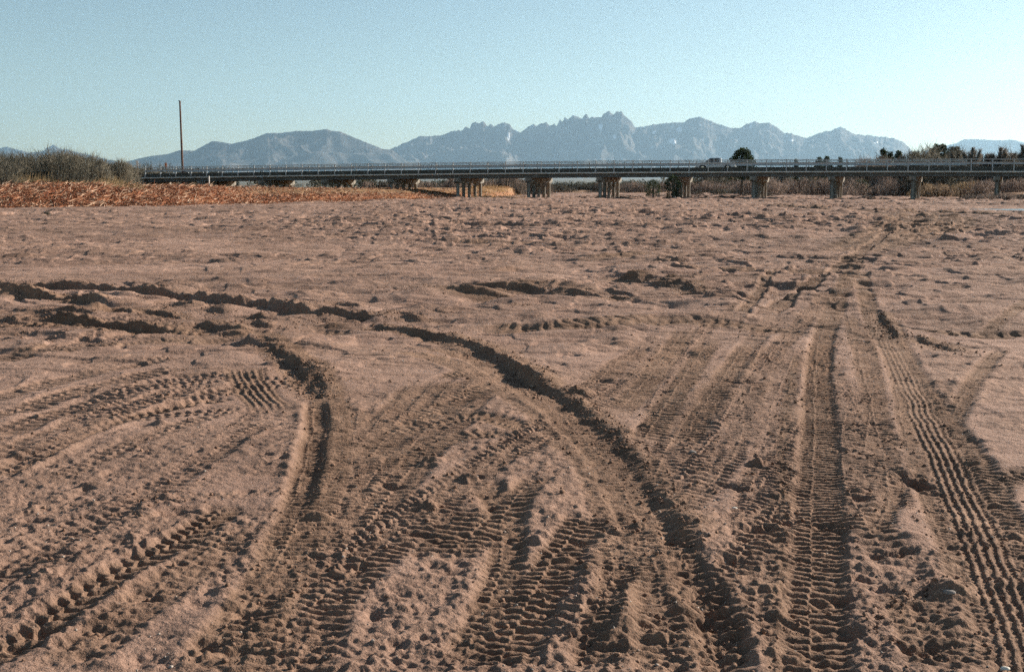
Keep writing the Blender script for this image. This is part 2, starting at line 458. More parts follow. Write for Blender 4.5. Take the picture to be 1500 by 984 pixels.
# bottom left: the strong lugged track
track([(338, 742), (300, 775), (262, 802), (215, 828), (165, 856), (110, 890), (60, 922), (0, 955), (-60, 985)], w=.20, depth=.045, amp=.028, pitch=.085, berm=.012, keep=.15, fade=(.15, .1), skew=.5)
track([(370, 770), (330, 800), (280, 840), (210, 890), (130, 950), (70, 1000)], w=.24, depth=.02, amp=.012, pitch=.07, keep=.4, churn=.8)
track([(440, 780), (400, 850), (340, 920), (280, 1000)], w=.22, depth=.015, amp=.012, pitch=.06, keep=.4)
# the straight lugged track and the ribbed track
track([(1268, 360), (1250, 395), (1236, 425), (1222, 455), (1208, 490)], w=.30, depth=.015, amp=.008, keep=.5, berm=.005)
track([(1166, 520), (1150, 620), (1146, 760), (1140, 1000)], w=.10, depth=.0, amp=.010, berm=0, pitch=.06, keep=.8, fade=(.5, .1))
track([(1212, 475), (1200, 520), (1198, 570), (1199, 630), (1198, 700), (1198, 780), (1197, 860), (1197, 920), (1196, 1010)], w=.255, depth=.055, amp=.029, pitch=.062, berm=.010, keep=.08, fade=(.6, .1))
track([(1300, 470), (1325, 530), (1362, 590), (1405, 650), (1440, 710), (1480, 780), (1530, 860)], w=.24, depth=.03, amp=.020, pitch=.06, keep=.3, berm=.02)
track([(1284, 458), (1292, 478), (1300, 500)], w=.2, depth=.09, kind='rut', berm=.03, keep=.6, fade=(.3, .3))
track([(1262, 400), (1264, 430), (1276, 462), (1297, 500), (1322, 552), (1350, 610), (1383, 676), (1412, 735), (1440, 800), (1466, 870), (1490, 940), (1505, 1010)], w=.26, depth=.035, kind='rib', amp=.0115, berm=.016, keep=.08, fade=(1.0, .1))
track([(1312, 560), (1325, 620), (1345, 690), (1372, 760), (1400, 830), (1425, 900), (1440, 1000)], w=.13, depth=.02, amp=.011, pitch=.05, berm=.006, keep=.3)

# smooth mounds and single holes: photo x, y, radius x (m), radius y (m), height (m)
BUMPS = [(800, 735, .16, .35, .030), (905, 905, .12, .25, .05), (180, 830, .5, .5, .04), (250, 730, .6, .5, .02), (300, 650, .9, .7, .03), (745, 605, .35, .5, .03),
         (560, 570, .6, .6, .02), (1300, 770, .3, .5, .03), (1480, 690, .3, .4, .03), (700, 455, 1.6, 1.0, .03),
         (870, 530, .5, .6, .05), (830, 515, .3, .4, .05), (905, 500, .3, .4, .06), (1010, 575, .4, .7, .02), 
         (1385, 560, .3, .4, .03), (1110, 620, .4, .8, .02),
         (575, 715, .07, .05, -.05), (620, 748, .06, .05, .05), (685, 705, .05, .05, .04), (630, 682, .06, .06, .05), (265, 755, .07, .05, -.05), (240, 760, .05, .04, -.04), (50, 765, .05, .04, -.03),
         (1340, 705, .07, .16, -.09), (1325, 690, .05, .05, .03), (1070, 715, .07, .05, -.06), (1085, 720, .04, .04, -.05), (1110, 685, .04, .04, .05), (1145, 765, .05, .06, -.07), (1110, 777, .06, .05, -.07), (1070, 824, .06, .04, -.06),
         (1290, 815, .04, .03, -.06), (1325, 812, .05, .025, -.06), (1265, 845, .04, .03, -.05), (1235, 870, .05, .04, -.04), (1390, 865, .08, .07, .06), (1360, 945, .06, .05, -.05), (1245, 925, .04, .04, -.06),
         (885, 560, .12, .08, -.05), (835, 525, .08, .06, -.04), (905, 492, .15, .12, .06), (890, 440, .3, .3, .05), (910, 428, .15, .2, .10), (1250, 510, .16, .07, -.05), (1080, 560, .1, .08, -.04),
         (560, 470, .12, .25, .07), (350, 492, .15, .15, .06), (1300, 655, .15, .12, -.02), (720, 745, .03, .05, -.03), (770, 800, .03, .03, -.02), (1010, 665, .04, .04, .02), (850, 580, .1, .12, .05), (845, 600, .08, .1, .04)]

def make_ground():
    # rows: fine where the eye can see a grain of sand, coarse towards the mountains
    Yr = [-60, -40, -25, -15, -9, -5, -3, -1.5, -.5, .3, 1.0, 1.6, 2.1, 2.5]
    y = 2.8
    while y < 62: Yr.append(y); y += max(.0055, .0018 * y)
    while y < 190: Yr.append(y); y += .0024 * y
    while y < 400: Yr.append(y); y += .006 * y
    while y < 60000: Yr.append(y); y += .035 * y
    Yr = np.array(Yr)
    t0 = np.arange(-.56, .56001, .0008)
    ext = .56 + np.cumsum(.0012 * 1.11 ** np.arange(64))
    T = np.concatenate([-ext[::-1], t0, ext])
    S = np.maximum(Yr, 2.8)
    nR, nC = len(Yr), len(T)
    X = (S[:, None] * T[None, :])
    Y = np.repeat(Yr[:, None], nC, 1)
    print('ground grid', nR, nC, nR * nC)
    dY = np.gradient(Yr)[:, None]
    bh, u, yb = bank(X, Y)
    river = 1 - sst(-.02, .12, u)             # 1 on the riverbed
    base = base_h(X, Y)
    lod = lambda lam: np.clip(lam / (2.2 * np.maximum(dY, .0022 * np.abs(Y) * .36)) - .6, 0, 1)
    macro = rn(X, Y, 7.0, 0) * .04 + rn(X, Y, 2.6, 1) * .018 + rn(X, Y, 25, 2) * .12 * sst(10, 40, Y)
    macro *= .3 + .7 * sst(2, 9, Y)
    # wind-worn dimples that fill the middle distance
    mid = sst(6, 15, Y)
    rough = .5 + .5 * rn(X, Y, 5.5, 5)
    rr = sst(.15, .8, rough)
    leftcalm = 1 - .42 * sst(-.02, -.22, X / np.maximum(Y, 1)) * sst(17, 24, Y)
    d1 = rn(X, Y, 1.5, 6, .15, .75); d2 = rn(X, Y, .7, 7, -.1, .4); d3 = rn(X, Y, 3.2, 8, .05, 1.6)
    ter = .045 * sst(.10, .26, rn(X, Y, .34, 21, .3, .2)) * lod(.2) + .11 * sst(.10, .26, rn(X, Y, 1.1, 3, .2, .55)) + .075 * sst(.12, .28, rn(X, Y, .6, 4, -.15, .35)) * lod(.35) + .10 * sst(.1, .25, rn(X, Y, 2.6, 16, .1, 1.2)) * sst(25, 50, Y) - .09 * sst(.2, .35, rn(X, Y, .9, 20, .1, .5))
    dune = ((-np.abs(d1) * .06 + d2 * .06 + np.abs(d3) * .06) + ter * (.55 + .8 * rr)) * mid * leftcalm * np.clip(Y / 62, .36, 1)
    det = (rn(X, Y, .55, 9) * .014 + rn(X, Y, .24, 10) * .008 * lod(.24)) * (.5 + .5 * rr)
    n1 = rn(X, Y, .1, 11); n2 = rn(X, Y, .048, 12); n3 = rn(X, Y, .024, 13); n4 = rn(X, Y, .013, 14)
    cl = sst(-.25, .45, rn(X, Y, .9, 15) + .35 * rn(X, Y, .3, 16))
    clod = (n1 * .003 * lod(.1) + n2 * .0065 * lod(.048) + n3 * .0072 * lod(.024) + n4 * .0042 * lod(.013)
            + .003 * sst(.22, .42, rn(X, Y, .055, 1)) * lod(.05) * cl + .0045 * sst(.25, .4, rn(X, Y, .03, 2)) * lod(.03))
    fine = clod * (.35 + .75 * cl)
    det = det + fine
    churn = .30 * cl
    # tracks ------------------------------------------------------
    tracks_d = np.zeros_like(X, dtype=np.float32)
    jit = (rn(X, Y, .11, 17) * .012 + rn(X, Y, .35, 18) * .02)
    for q, tr in enumerate(TRACKS):
        P = tr['P']; w = tr['w']; R = (w * 3.2 if tr['kind'] == 'rut' else w / 2 + .14)
        seg = np.linalg.norm(np.diff(P, axis=0), axis=1); cum = np.concatenate([[0], np.cumsum(seg)]); tot = cum[-1]
        r0 = np.searchsorted(Yr, P[:, 1].min() - R); r1 = np.searchsorted(Yr, P[:, 1].max() + R)
        if r1 <= r0: continue
        D = {}
        best = np.full((r1 - r0, nC), 1e9, np.float32); sg = np.zeros((r1 - r0, nC), np.float32); ss = np.zeros((r1 - r0, nC), np.float32)
        for i in range(len(seg)):
            a, b = P[i], P[i + 1]; L = seg[i]
            if L < 1e-6: continue
            ya, yb_ = min(a[1], b[1]) - R, max(a[1], b[1]) + R
            i0 = np.searchsorted(Yr, ya); i1 = np.searchsorted(Yr, yb_)
            if i1 <= i0: continue
            xs0, xs1 = min(a[0], b[0]) - R, max(a[0], b[0]) + R
            Sm0, Sm1 = S[i0], S[i1 - 1]
            c0 = np.searchsorted(T, min(xs0 / Sm0, xs0 / Sm1)); c1 = np.searchsorted(T, max(xs1 / Sm0, xs1 / Sm1))
            if c1 <= c0: continue
            xx = X[i0:i1, c0:c1]; yy = Y[i0:i1, c0:c1]
            ux, uy = (b - a) / L
            px, py = xx - a[0], yy - a[1]
            tt = px * ux + py * uy
            lo = -1.0 if i == 0 else 0; hi = L + (1.0 if i == len(seg) - 1 else 0)
            tc = np.clip(tt, lo, hi)
            dd = np.hypot(px - tc * ux, py - tc * uy)
            sd = np.sign(px * uy - py * ux)      # + on the right hand of travel
            sl = (slice(i0 - r0, i1 - r0), slice(c0, c1))
            m = dd < best[sl]
            best[sl][m] = dd[m]; sg[sl][m] = sd[m]; ss[sl][m] = (cum[i] + tc)[m]
        rows, cols = np.nonzero(best < R)
        if len(rows) == 0: continue
        gi = (rows + r0, cols)
        d = best[rows, cols] * sg[rows, cols]; s = ss[rows, cols]
        d = d + jit[gi] * (.9 if tr['kind'] == 'rut' else .45)
        ad = np.abs(d)
        f = sst(0, max(tr['fade'][0], .02), s) * (1 - sst(tot - max(tr['fade'][1], .02), tot, s))
        hw = w / 2
        if tr['kind'] != 'rut':
            tr['depth'] *= .48; tr['berm'] *= .3; tr['edge'] = .045
        lodr = np.broadcast_to(lod(tr['pitch']), X.shape)[gi]
        if tr['kind'] == 'rut':
            ym = P[:, 1].min(); nr = .76 if ym > 12 else (.47 if ym > 8.0 else .25)
            dep = nr * tr['depth'] * (1.0 + .4 * rn(X[gi], Y[gi], .9, 19) + .3 * rn(X[gi], Y[gi], .22, 20))
            eg = .04 + .06 * hw
            step = sst(-eg, eg, -d)                        # far side stands high, near side is worn down
            bk = np.where(d < 0, np.exp(-(ad / (w * 1.3)) ** 1.5), np.exp(-(ad / (w * 1.1)) ** 2))
            prof = dep * (step - .5) * 1.15 * bk
            cl_ = np.exp(-(ad / (hw * .9 + .04)) ** 2)
            prof = prof + cl_ * nr * (n1[gi] * .13 * tr['depth'] + n2[gi] * .010 * np.broadcast_to(lod(.048), X.shape)[gi] + n3[gi] * .006 * np.broadcast_to(lod(.024), X.shape)[gi])
            prof = prof + cl_ * nr * .13 * tr['depth'] * sst(.15, .4, rn(X[gi], Y[gi], .09, 3))
            m = sst(hw * 1.6 + .1, hw * .9, ad)
        else:
            inn = 1 - sst(hw - tr['edge'], hw + tr['edge'] * .5, ad)
            if tr['kind'] == 'lug':
                side = (d > w * .12)
                ph = s / tr['pitch'] + tr['skew'] * ad / w * 2 + np.where(side, .5, 0.0) + .35 * rn(X[gi], Y[gi], .25, 21)
                wav = np.sin(2 * math.pi * ph)
                bars = sst(-.5, .75, wav)                    # bars pressed into the sand
                rib = np.exp(-((d - w * .12) / .008) ** 2)
                press = .72 + .5 * rn(X[gi], Y[gi], .7, 22)
                prof = -tr['depth'] * inn - tr['amp'] * (bars * (1 - .7 * rib) - .5) * inn * lodr * press
            else:
                k = 6
                wav = np.cos(2 * math.pi * (d + w / 2 + .003 * np.sin(2 * math.pi * s / .16)) / w * k)
                sh = sst(hw * .55, hw * .75, ad)
                cross = np.sin(2 * math.pi * s / .045)
                prof = -tr['depth'] * inn + tr['amp'] * sst(-.4, .8, -wav) * inn * (1 - .4 * sh) * np.broadcast_to(lod(w / k), X.shape)[gi] + .005 * cross * inn * (.25 + sh) * np.broadcast_to(lod(.045), X.shape)[gi]
            prof = prof + tr['berm'] * np.exp(-((ad - hw - .035) / .035) ** 2) * (.7 + .6 * rn(X[gi], Y[gi], .4, 23))
            m = inn
        keep = 1 - m * (1 - tr['keep']) * f
        det[gi] = det[gi] * keep + (prof * f)
        tracks_d[gi] = np.maximum(tracks_d[gi], 0)
        churn[gi] = churn[gi] * (1 - m * f) + tr['churn'] * m * f
        if tr['kind'] != 'rut':   # the tread leaves crumbs
            det[gi] += (n2[gi] * .003 * np.broadcast_to(lod(.048), X.shape)[gi] + n3[gi] * .0045 * np.broadcast_to(lod(.024), X.shape)[gi]) * m * f
    # bumps ------------------------------------------------------
    B = list(BUMPS)
    r2 = np.random.default_rng(11)
    for _ in range(520):                       # kicked-up crumbs, heel marks and hoof-like dents
        px, py = r2.uniform(-50, 1550), 480 + 500 * r2.random() ** 1.2
        r = r2.uniform(.012, .05); B.append((px, py, r * r2.uniform(.8, 1.6), r, r2.choice([-1, 1], p=[.55, .45]) * r * r2.uniform(.35, .7)))
    for _ in range(2100):                       # hollows and hummocks in the middle distance
        px, py = r2.uniform(-50, 1550), 312 + 168 * r2.random() ** .8
        if px < 500 and py < 415 and r2.random() < .75: continue
        r = r2.uniform(.07, .34); B.append((px, py, r * r2.uniform(1.0, 2.4), r, r2.choice([-1, 1], p=[.4, .6]) * r * r2.uniform(.15, .34)))
    for (px, py, rx, ry, hh) in B:
        gx, gy = ground(px, py); gx, gy = float(gx), float(gy)
        i0 = np.searchsorted(Yr, gy - 2.2 * ry); i1 = np.searchsorted(Yr, gy + 2.2 * ry)
        if i1 <= i0: continue
        c0 = np.searchsorted(T, (gx - 2.2 * rx) / gy - .01); c1 = np.searchsorted(T, (gx + 2.2 * rx) / gy + .01)
        sl = (slice(i0, i1), slice(c0, c1))
        e = ((X[sl] - gx) / rx) ** 2 + ((Y[sl] - gy) / ry) ** 2
        e = e * (1 + .6 * rn(X[sl], Y[sl], max(rx * .6, .02), 4))
        det[sl] += hh * (.5 if rx > .3 and py > 480 else (.9 if py > 480 else min(1.0, max(.3, gy / 50)))) * np.exp(-np.clip(e, 0, 50) ** 1.3)
    # bank relief
    bk = sst(0, .25, u)
    brel = (rn(X, Y, 3.5, 6) * .13 + rn(X, Y, 1.3, 7) * .10 + rn(X, Y, .6, 8) * .06) * bk * (1 - sst(400, 900, Y))
    Z = base + (macro + dune + det) * river * (1 - sst(300, 700, Y)) + brel
    # flat wet place on the right where a little water stands
    wx, wy = (X - 44.5) / 11.0, (Y - 89.5) / 7.5
    pool = np.exp(-(wx ** 2 + wy ** 2) ** 2)
    flat = np.exp(-((X - 46) / 15) ** 4 - ((Y - 80) / 21) ** 4)
    Z = Z * (1 - .9 * flat) - .02 * flat - .14 * pool
    V = np.stack([X, Y, Z], -1).reshape(-1, 3)
    idx = np.arange(nR * nC, dtype=np.int32).reshape(nR, nC)
    Fq = np.stack([idx[:-1, :-1], idx[:-1, 1:], idx[1:, 1:], idx[1:, :-1]], -1).reshape(-1, 4)
    me = np_mesh('riverbed_ground', V, Fq)
    t = X / np.maximum(Y, 1)
    isleft = 1 - sst(.008, .016, t)
    onb = sst(-.01, .03, u + .03 * rn(X, Y, 2.2, 9))
    orange = onb * (1 - sst(-.10, -.02, t) * .3) * (1 - .85 * sst(-.26, -.2, t) * sst(.3, .6, u + .15 * rn(X, Y, 3, 12))) * isleft * (1 - sst(1.6, 2.6, u))
    gold = onb * np.clip((1 - isleft) * .55 + isleft * sst(1.2, 1.6, u) + isleft * sst(-.26, -.2, t) * sst(.3, .6, u) + isleft * sst(-.11, .0, t) * .45, 0, 1)
    attr(me, 'churn', np.clip(churn, 0, 1)); attr(me, 'bank', orange); attr(me, 'gold', gold)
    attr(me, 'plain', sst(330, 700, Y) * np.ones_like(X))
    o = link('riverbed_ground', me, sand_material(), smooth=True)
    tag(o, kind='structure')
    return T, Yr, S, Z
GT, GY, GS, GZ = make_ground()
def ground_z(x, y):
    i = int(np.clip(np.searchsorted(GY, y) - 1, 0, len(GY) - 2)); 
    c = int(np.clip(np.searchsorted(GT, x / GS[i]), 0, len(GT) - 1))
    return float(GZ[i, c])
def ground_zv(x, y):
    i = np.clip(np.searchsorted(GY, y) - 1, 0, len(GY) - 2)
    c = np.clip(np.searchsorted(GT, x / GS[i]), 0, len(GT) - 1)
    return GZ[i, c]

# standing water at the far right
wm, nt, N, L, P = mat_new('shallow_water')
P.inputs['Base Color'].default_value = (.10, .11, .11, 1); P.inputs['Roughness'].default_value = .22; P.inputs['IOR'].default_value = 1.33
nn = N.new('ShaderNodeTexNoise'); nn.inputs['Scale'].default_value = 6; bb = N.new('ShaderNodeBump'); bb.inputs['Distance'].default_value = .04
L.new(nn.outputs[0], bb.inputs['Height']); L.new(bb.outputs[0], P.inputs['Normal'])
ang = np.linspace(0, 2 * math.pi, 72, endpoint=False)
rad = 1 + .16 * np.sin(3 * ang + 1) + .10 * np.sin(5 * ang) + .06 * np.sin(9 * ang + 2)
wv = [(44.5 + 9.0 * r * math.cos(a), 89.5 + 5.2 * r * math.sin(a), -.045) for a, r in zip(ang, rad)]
tag(MB().add(wv, [tuple(range(72))]).build('water', wm), kind='structure')

# ------------------------------------------------------------------ mountains
def mountain_material():
    m, nt, N, L, P = mat_new('mountain_rock')
    g = N.new('ShaderNodeNewGeometry')
    def noise(s, d=8, r=.6):
        n = N.new('ShaderNodeTexNoise'); n.inputs['Scale'].default_value = s; n.inputs['Detail'].default_value = d; n.inputs['Roughness'].default_value = r
        L.new(g.outputs['Position'], n.inputs['Vector']); return n.outputs[0]
    r = N.new('ShaderNodeValToRGB'); r.color_ramp.elements[0].position = .35; r.color_ramp.elements[1].position = .65
    r.color_ramp.elements[0].color = (.018, .024, .03, 1); r.color_ramp.elements[1].color = (.15, .135, .12, 1)
    L.new(noise(.0035), r.inputs[0])
    a = N.new('ShaderNodeAttribute'); a.attribute_name = 'snow'
    ad = N.new('ShaderNodeMath'); ad.operation = 'ADD'; L.new(a.outputs['Fac'], ad.inputs[0]); L.new(noise(.012), ad.inputs[1])
    s = N.new('ShaderNodeMapRange'); s.inputs[1].default_value = 1.08; s.inputs[2].default_value = 1.2; L.new(ad.outputs[0], s.inputs[0])
    mx = N.new('ShaderNodeMix'); mx.data_type = 'RGBA'; L.new(s.outputs[0], mx.inputs[0]); L.new(r.outputs[0], mx.inputs[6]); mx.inputs[7].default_value = (.75, .76, .78, 1)
    L.new(mx.outputs[2], P.inputs['Base Color']); P.inputs['Roughness'].default_value = .95; P.inputs['Specular IOR Level'].default_value = .1
    return m
MM = mountain_material()
SNOW = [(1000, 175, 5, 5), (985, 207, 9, 6), (995, 190, 6, 5), (960, 195, 8, 4), (1101, 180, 4, 4), (1100, 187, 3, 3), (1158, 206, 6, 3), (1152, 200, 4, 2), (1283, 209, 5, 3), (1228, 188, 4, 3), (745, 200, 3, 8), (880, 186, 4, 7), (955, 216, 3, 2), (1190, 207, 4, 3), (900, 200, 4, 5), (605, 222, 4, 3), (870, 170, 3, 4)]
def mountains(name, pts, Yf, Yc, Yb, spur, jag, seed):
    x0, x1 = pts[0][0], pts[-1][0]
    px = np.arange(x0, x1, .8)
    py = np.interp(px, [p[0] for p in pts], [p[1] for p in pts])
    py = py + jag * (vnoise(px / 3.0, px * 0 + seed, 1) * .8 + vnoise(px / 1.4, px * 0 + seed, 2) * .5)
    _, _, Zr = at_depth(px, py, Yc)
    X0, _, _ = at_depth(px, px * 0 + 240, Yc)
    t = X0 / Yc
    us = np.concatenate([np.linspace(0, 1, 110), np.linspace(1.02, 1.6, 14)])
    U, TT = np.meshgrid(us, t, indexing='ij')
    Yg = np.where(U <= 1, Yf + (Yc - Yf) * U, Yc + (Yb - Yc) * (U - 1) / .6)
    Xg = TT * Yg
    foot = far_rise(Yg) - 30
    R = np.broadcast_to(Zr[None, :], U.shape)
    ks = np.ones(41) / 41; Rs = np.convolve(np.pad(Zr, 20, mode='edge'), ks, 'valid')
    kf = sst(.62, .97, U); R = Rs[None, :] * (1 - kf) + Zr[None, :] * kf
    rid = lambda l, k: 1 - np.abs(rn(Xg, Yg, l, k)) * 2
    sp = .5 * rid(1500, 1 + seed) + .3 * rid(640, 2 + seed) + .2 * rid(300, 3 + seed)
    up = np.clip(U, 0, 1) ** 1.55
    down = np.where(U > 1, 1 - ((U - 1) / .6) ** .8, 1)
    hgt = (R - foot) * up * down
    dent = spur * (1 - sp) * np.sin(np.pi * np.clip(U, 0, 1) ** 1.2) ** .8 * (R - foot) * .5
    crag = (rid(160, 4 + seed) * 55 + rid(80, 5 + seed) * 30) * sst(.35, .8, U) * (1 - sst(.93, .99, U)) * jag
    Zg = foot + np.maximum(hgt - dent, 0) + crag * np.clip((R - foot) / 900, 0, 1)
    # snow in the sheltered places, surveyed on the slope
    tx = Xg / Yg; el = (Zg - EYE) / Yg
    PX = CX + F * tx / (CP - el * SP); PY = CY - F * (SP + el * CP) / (CP - el * SP)
    sn = np.zeros_like(U)
    for (sx, sy, rx, ry) in SNOW:
        sn = np.maximum(sn, np.exp(-((PX - sx) / rx) ** 2 - ((PY - sy) / ry) ** 2) * 1.0)
    V = np.stack([Xg, Yg, Zg], -1).reshape(-1, 3)
    n, mcol = U.shape
    idx = np.arange(n * mcol).reshape(n, mcol)
    Fq = np.stack([idx[:-1, :-1], idx[:-1, 1:], idx[1:, 1:], idx[1:, :-1]], -1).reshape(-1, 4)
    me = np_mesh(name, V, Fq)
    attr(me, 'snow', sn)
    tag(link(name, me, MM), kind='structure')
RA = [(170, 241), (200, 233), (225, 228), (245, 226), (265, 220), (285, 221), (300, 213), (312, 207), (325, 208), (340, 211), (362, 206), (380, 200), (392, 195), (412, 195), (435, 192), (460, 192), (472, 190), (478, 189), (488, 192), (500, 193), (515, 200), (540, 210), (560, 218), (575, 220), (590, 232), (615, 247)]
RB = [(520, 250), (545, 236), (560, 226), (572, 219), (590, 211), (615, 200), (650, 198), (662, 192), (677, 191), (682, 186), (688, 189), (691, 181), (697, 179), (703, 181), (708, 178), (715, 185), (719, 181), (724, 186), (730, 182), (738, 180), (745, 181), (750, 187), (755, 191), (762, 195), (775, 185), (782, 181), (786, 185), (790, 182), (800, 180), (806, 184), (812, 181), (815, 185), (820, 175), (823, 179), (827, 172), (832, 175), (838, 169), (845, 171), (852, 174), (858, 166), (863, 173), (872, 171), (880, 173), (884, 166), (892, 163), (898, 169), (902, 164), (910, 164), (914, 169), (922, 176), (930, 186), (945, 185), (965, 181), (985, 180), (1000, 179), (1012, 173), (1022, 171), (1035, 175), (1050, 182), (1062, 185), (1070, 188), (1085, 187), (1092, 182), (1103, 178), (1112, 181), (1125, 180), (1135, 186), (1148, 195), (1160, 196), (1172, 200), (1181, 203), (1195, 196), (1208, 192), (1215, 192), (1222, 188), (1229, 186), (1238, 190), (1252, 197), (1275, 199), (1305, 202), (1320, 207), (1330, 215), (1340, 228), (1352, 247)]
RC = [(-260, 235), (-150, 222), (-60, 212), (-20, 218), (0, 217), (12, 215), (25, 219), (45, 224), (62, 222), (70, 217), (80, 212), (88, 217), (110, 222), (150, 232), (210, 245)]
RD = [(1320, 250), (1345, 226), (1360, 219), (1385, 213), (1400, 210), (1410, 204), (1430, 204), (1460, 206), (1480, 205), (1500, 209), (1530, 212), (1560, 222), (1620, 235), (1700, 246)]
mountains('mountains', RA, 15500, 19000, 22000, 1.0, .35, 0)
mountains('mountains', RB, 17500, 22000, 25500, 1.0, .9, 3)
mountains('mountains', RC, 24000, 27000, 30500, 1.0, .7, 5)
mountains('mountains', RD, 24500, 27500, 30500, .8, .5, 7)

# ------------------------------------------------------------------ haze
hm = bpy.data.materials.new('haze'); hm.use_nodes = True
hn = hm.node_tree
for n in list(hn.nodes):
    if n.type == 'BSDF_PRINCIPLED': hn.nodes.remove(n)
pv = hn.nodes.new('ShaderNodeVolumePrincipled')
pv.inputs['Color'].default_value = (.50, .765, 1.0, 1)
pv.inputs['Density'].default_value = 2.35e-5
pv.inputs['Anisotropy'].default_value = .4
hn.links.new(pv.outputs[0], hn.nodes['Material Output'].inputs['Volume'])
hz = MB().box((0, 13500, 1150), (60000, 35000, 2340)).build('haze', hm)
tag(hz, kind='stuff')

# ------------------------------------------------------------------ bridge
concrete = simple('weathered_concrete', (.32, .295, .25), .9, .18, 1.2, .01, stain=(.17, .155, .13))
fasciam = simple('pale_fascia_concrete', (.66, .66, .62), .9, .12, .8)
curbm = simple('dark_kerb_concrete', (.065, .07, .062), .9, .25, .7)  # kerb walls are given a much darker tone than deck and edge
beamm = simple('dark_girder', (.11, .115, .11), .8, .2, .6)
steel = simple('galvanised_steel', (.42, .44, .44), .55, .12, 2.0, metal=.3)
asphalt = simple('asphalt', (.055, .055, .055), .9, .2, 4.0)
PA = np.array(at_depth(205, 258, 183.0)[:2]); PB = np.array(at_depth(1500, 251.5, 152.8)[:2])
LEN = float(np.linalg.norm(PB - PA)); AX = (PB - PA) / LEN
NN = np.array([-AX[1], AX[0]])
SK = np.array([.42, .907])
ex = [200, 225, 375, 500, 650, 800, 1025, 1200, 1350, 1500]
ey = [261.2, 260.5, 258.7, 257.0, 255.0, 253.6, 252.3, 251.7, 251.5, 251.4]
def edge_z(s):
    p = PA + AX * s
    px = CX + F * p[0] / (p[1] * CP)
    py = np.interp(px, ex, ey)
    return float(at_depth(px, py, p[1])[2])
_s = np.linspace(0, LEN, 60)
_pf = np.polyfit(_s, [edge_z(s) for s in _s], 3)
def dz(s):
    return float(np.polyval(_pf, min(s, LEN + 3)))
def BP(s, n, z):
    p = PA + AX * s + NN * n
    return (p[0], p[1], dz(s) + z)
W = 8.4
S0, S1 = 0.0, LEN + 16
bridge = empty('road_bridge', BP(LEN / 2, W / 2, 0))
tag(bridge, 'long low grey concrete highway bridge on pile bents across the dry riverbed', 'bridge')
BO = Vector(bridge.location)
def sweep(prof, s0, s1, step=2.6):
    ns = max(2, int((s1 - s0) / step) + 1)
    st = np.linspace(s0, s1, ns)
    k = len(prof)
    v = [Vector(BP(s, n, z)) - BO for s in st for (n, z) in prof]
    f = [(i * k + j, i * k + (j + 1) % k, (i + 1) * k + (j + 1) % k, (i + 1) * k + j) for i in range(ns - 1) for j in range(k)]
    f.append(tuple(range(k - 1, -1, -1))); f.append(tuple((ns - 1) * k + j for j in range(k)))
    return v, f
def rect(n0, n1, z0, z1): return [(n0, z0), (n1, z0), (n1, z1), (n0, z1)]
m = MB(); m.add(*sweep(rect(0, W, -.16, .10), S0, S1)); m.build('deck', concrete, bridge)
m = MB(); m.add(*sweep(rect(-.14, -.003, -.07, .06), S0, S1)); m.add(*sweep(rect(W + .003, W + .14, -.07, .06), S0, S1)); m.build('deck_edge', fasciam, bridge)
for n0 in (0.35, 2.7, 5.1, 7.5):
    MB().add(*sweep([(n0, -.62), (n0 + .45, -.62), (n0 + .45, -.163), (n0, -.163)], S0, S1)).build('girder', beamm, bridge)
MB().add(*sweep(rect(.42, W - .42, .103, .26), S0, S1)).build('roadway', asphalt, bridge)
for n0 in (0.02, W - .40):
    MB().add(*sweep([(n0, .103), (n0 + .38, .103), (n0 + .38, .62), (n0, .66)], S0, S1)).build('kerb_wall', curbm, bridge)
def railing(nc, outward, s0, s1):
    r = MB(); r.add(*sweep(rect(nc - .05, nc + .05, 1.56, 1.66), s0, s1)); top = r.build('top_rail', steel, bridge)
    r = MB(); r.add(*sweep([(nc - .06, .98), (nc + .05, .98), (nc + .05, 1.28), (nc - .06, 1.28), (nc - .02, 1.13)], s0, s1)); r.build('lower_rail', steel, bridge)
    n = int((s1 - s0) / 2.6)
    proto = None
    for i in range(n + 1):
        s = s0 + (s1 - s0) * i / n
        loc = Vector(BP(s, nc + outward * .12, 0)) - BO
        if proto is None:
            q = MB()
            prof = [(0.13 * outward, .10), (.10 * outward, .55), (.0, 1.0), (.0, 1.70)]
            for a, b in zip(prof[:-1], prof[1:]):
                v = []
                for (nn_, zz) in (a, b):
                    for dx, dn in ((-.07, -.05), (.07, -.05), (.07, .05), (-.07, .05)):
                        w_ = AX * dx + NN * (nn_ + dn)
                        v.append((w_[0], w_[1], zz))
                q.add(v, [(0, 1, 5, 4), (1, 2, 6, 5), (2, 3, 7, 6), (3, 0, 4, 7), (4, 5, 6, 7), (3, 2, 1, 0)])
            proto = q.build('railing_post', steel, bridge); o = proto
        else:
            o = proto.copy(); COL.objects.link(o)
        o.location = loc
railing(.12, -1, 1.0, LEN + 4)
railing(W - .12, 1, 1.0, LEN - 6)
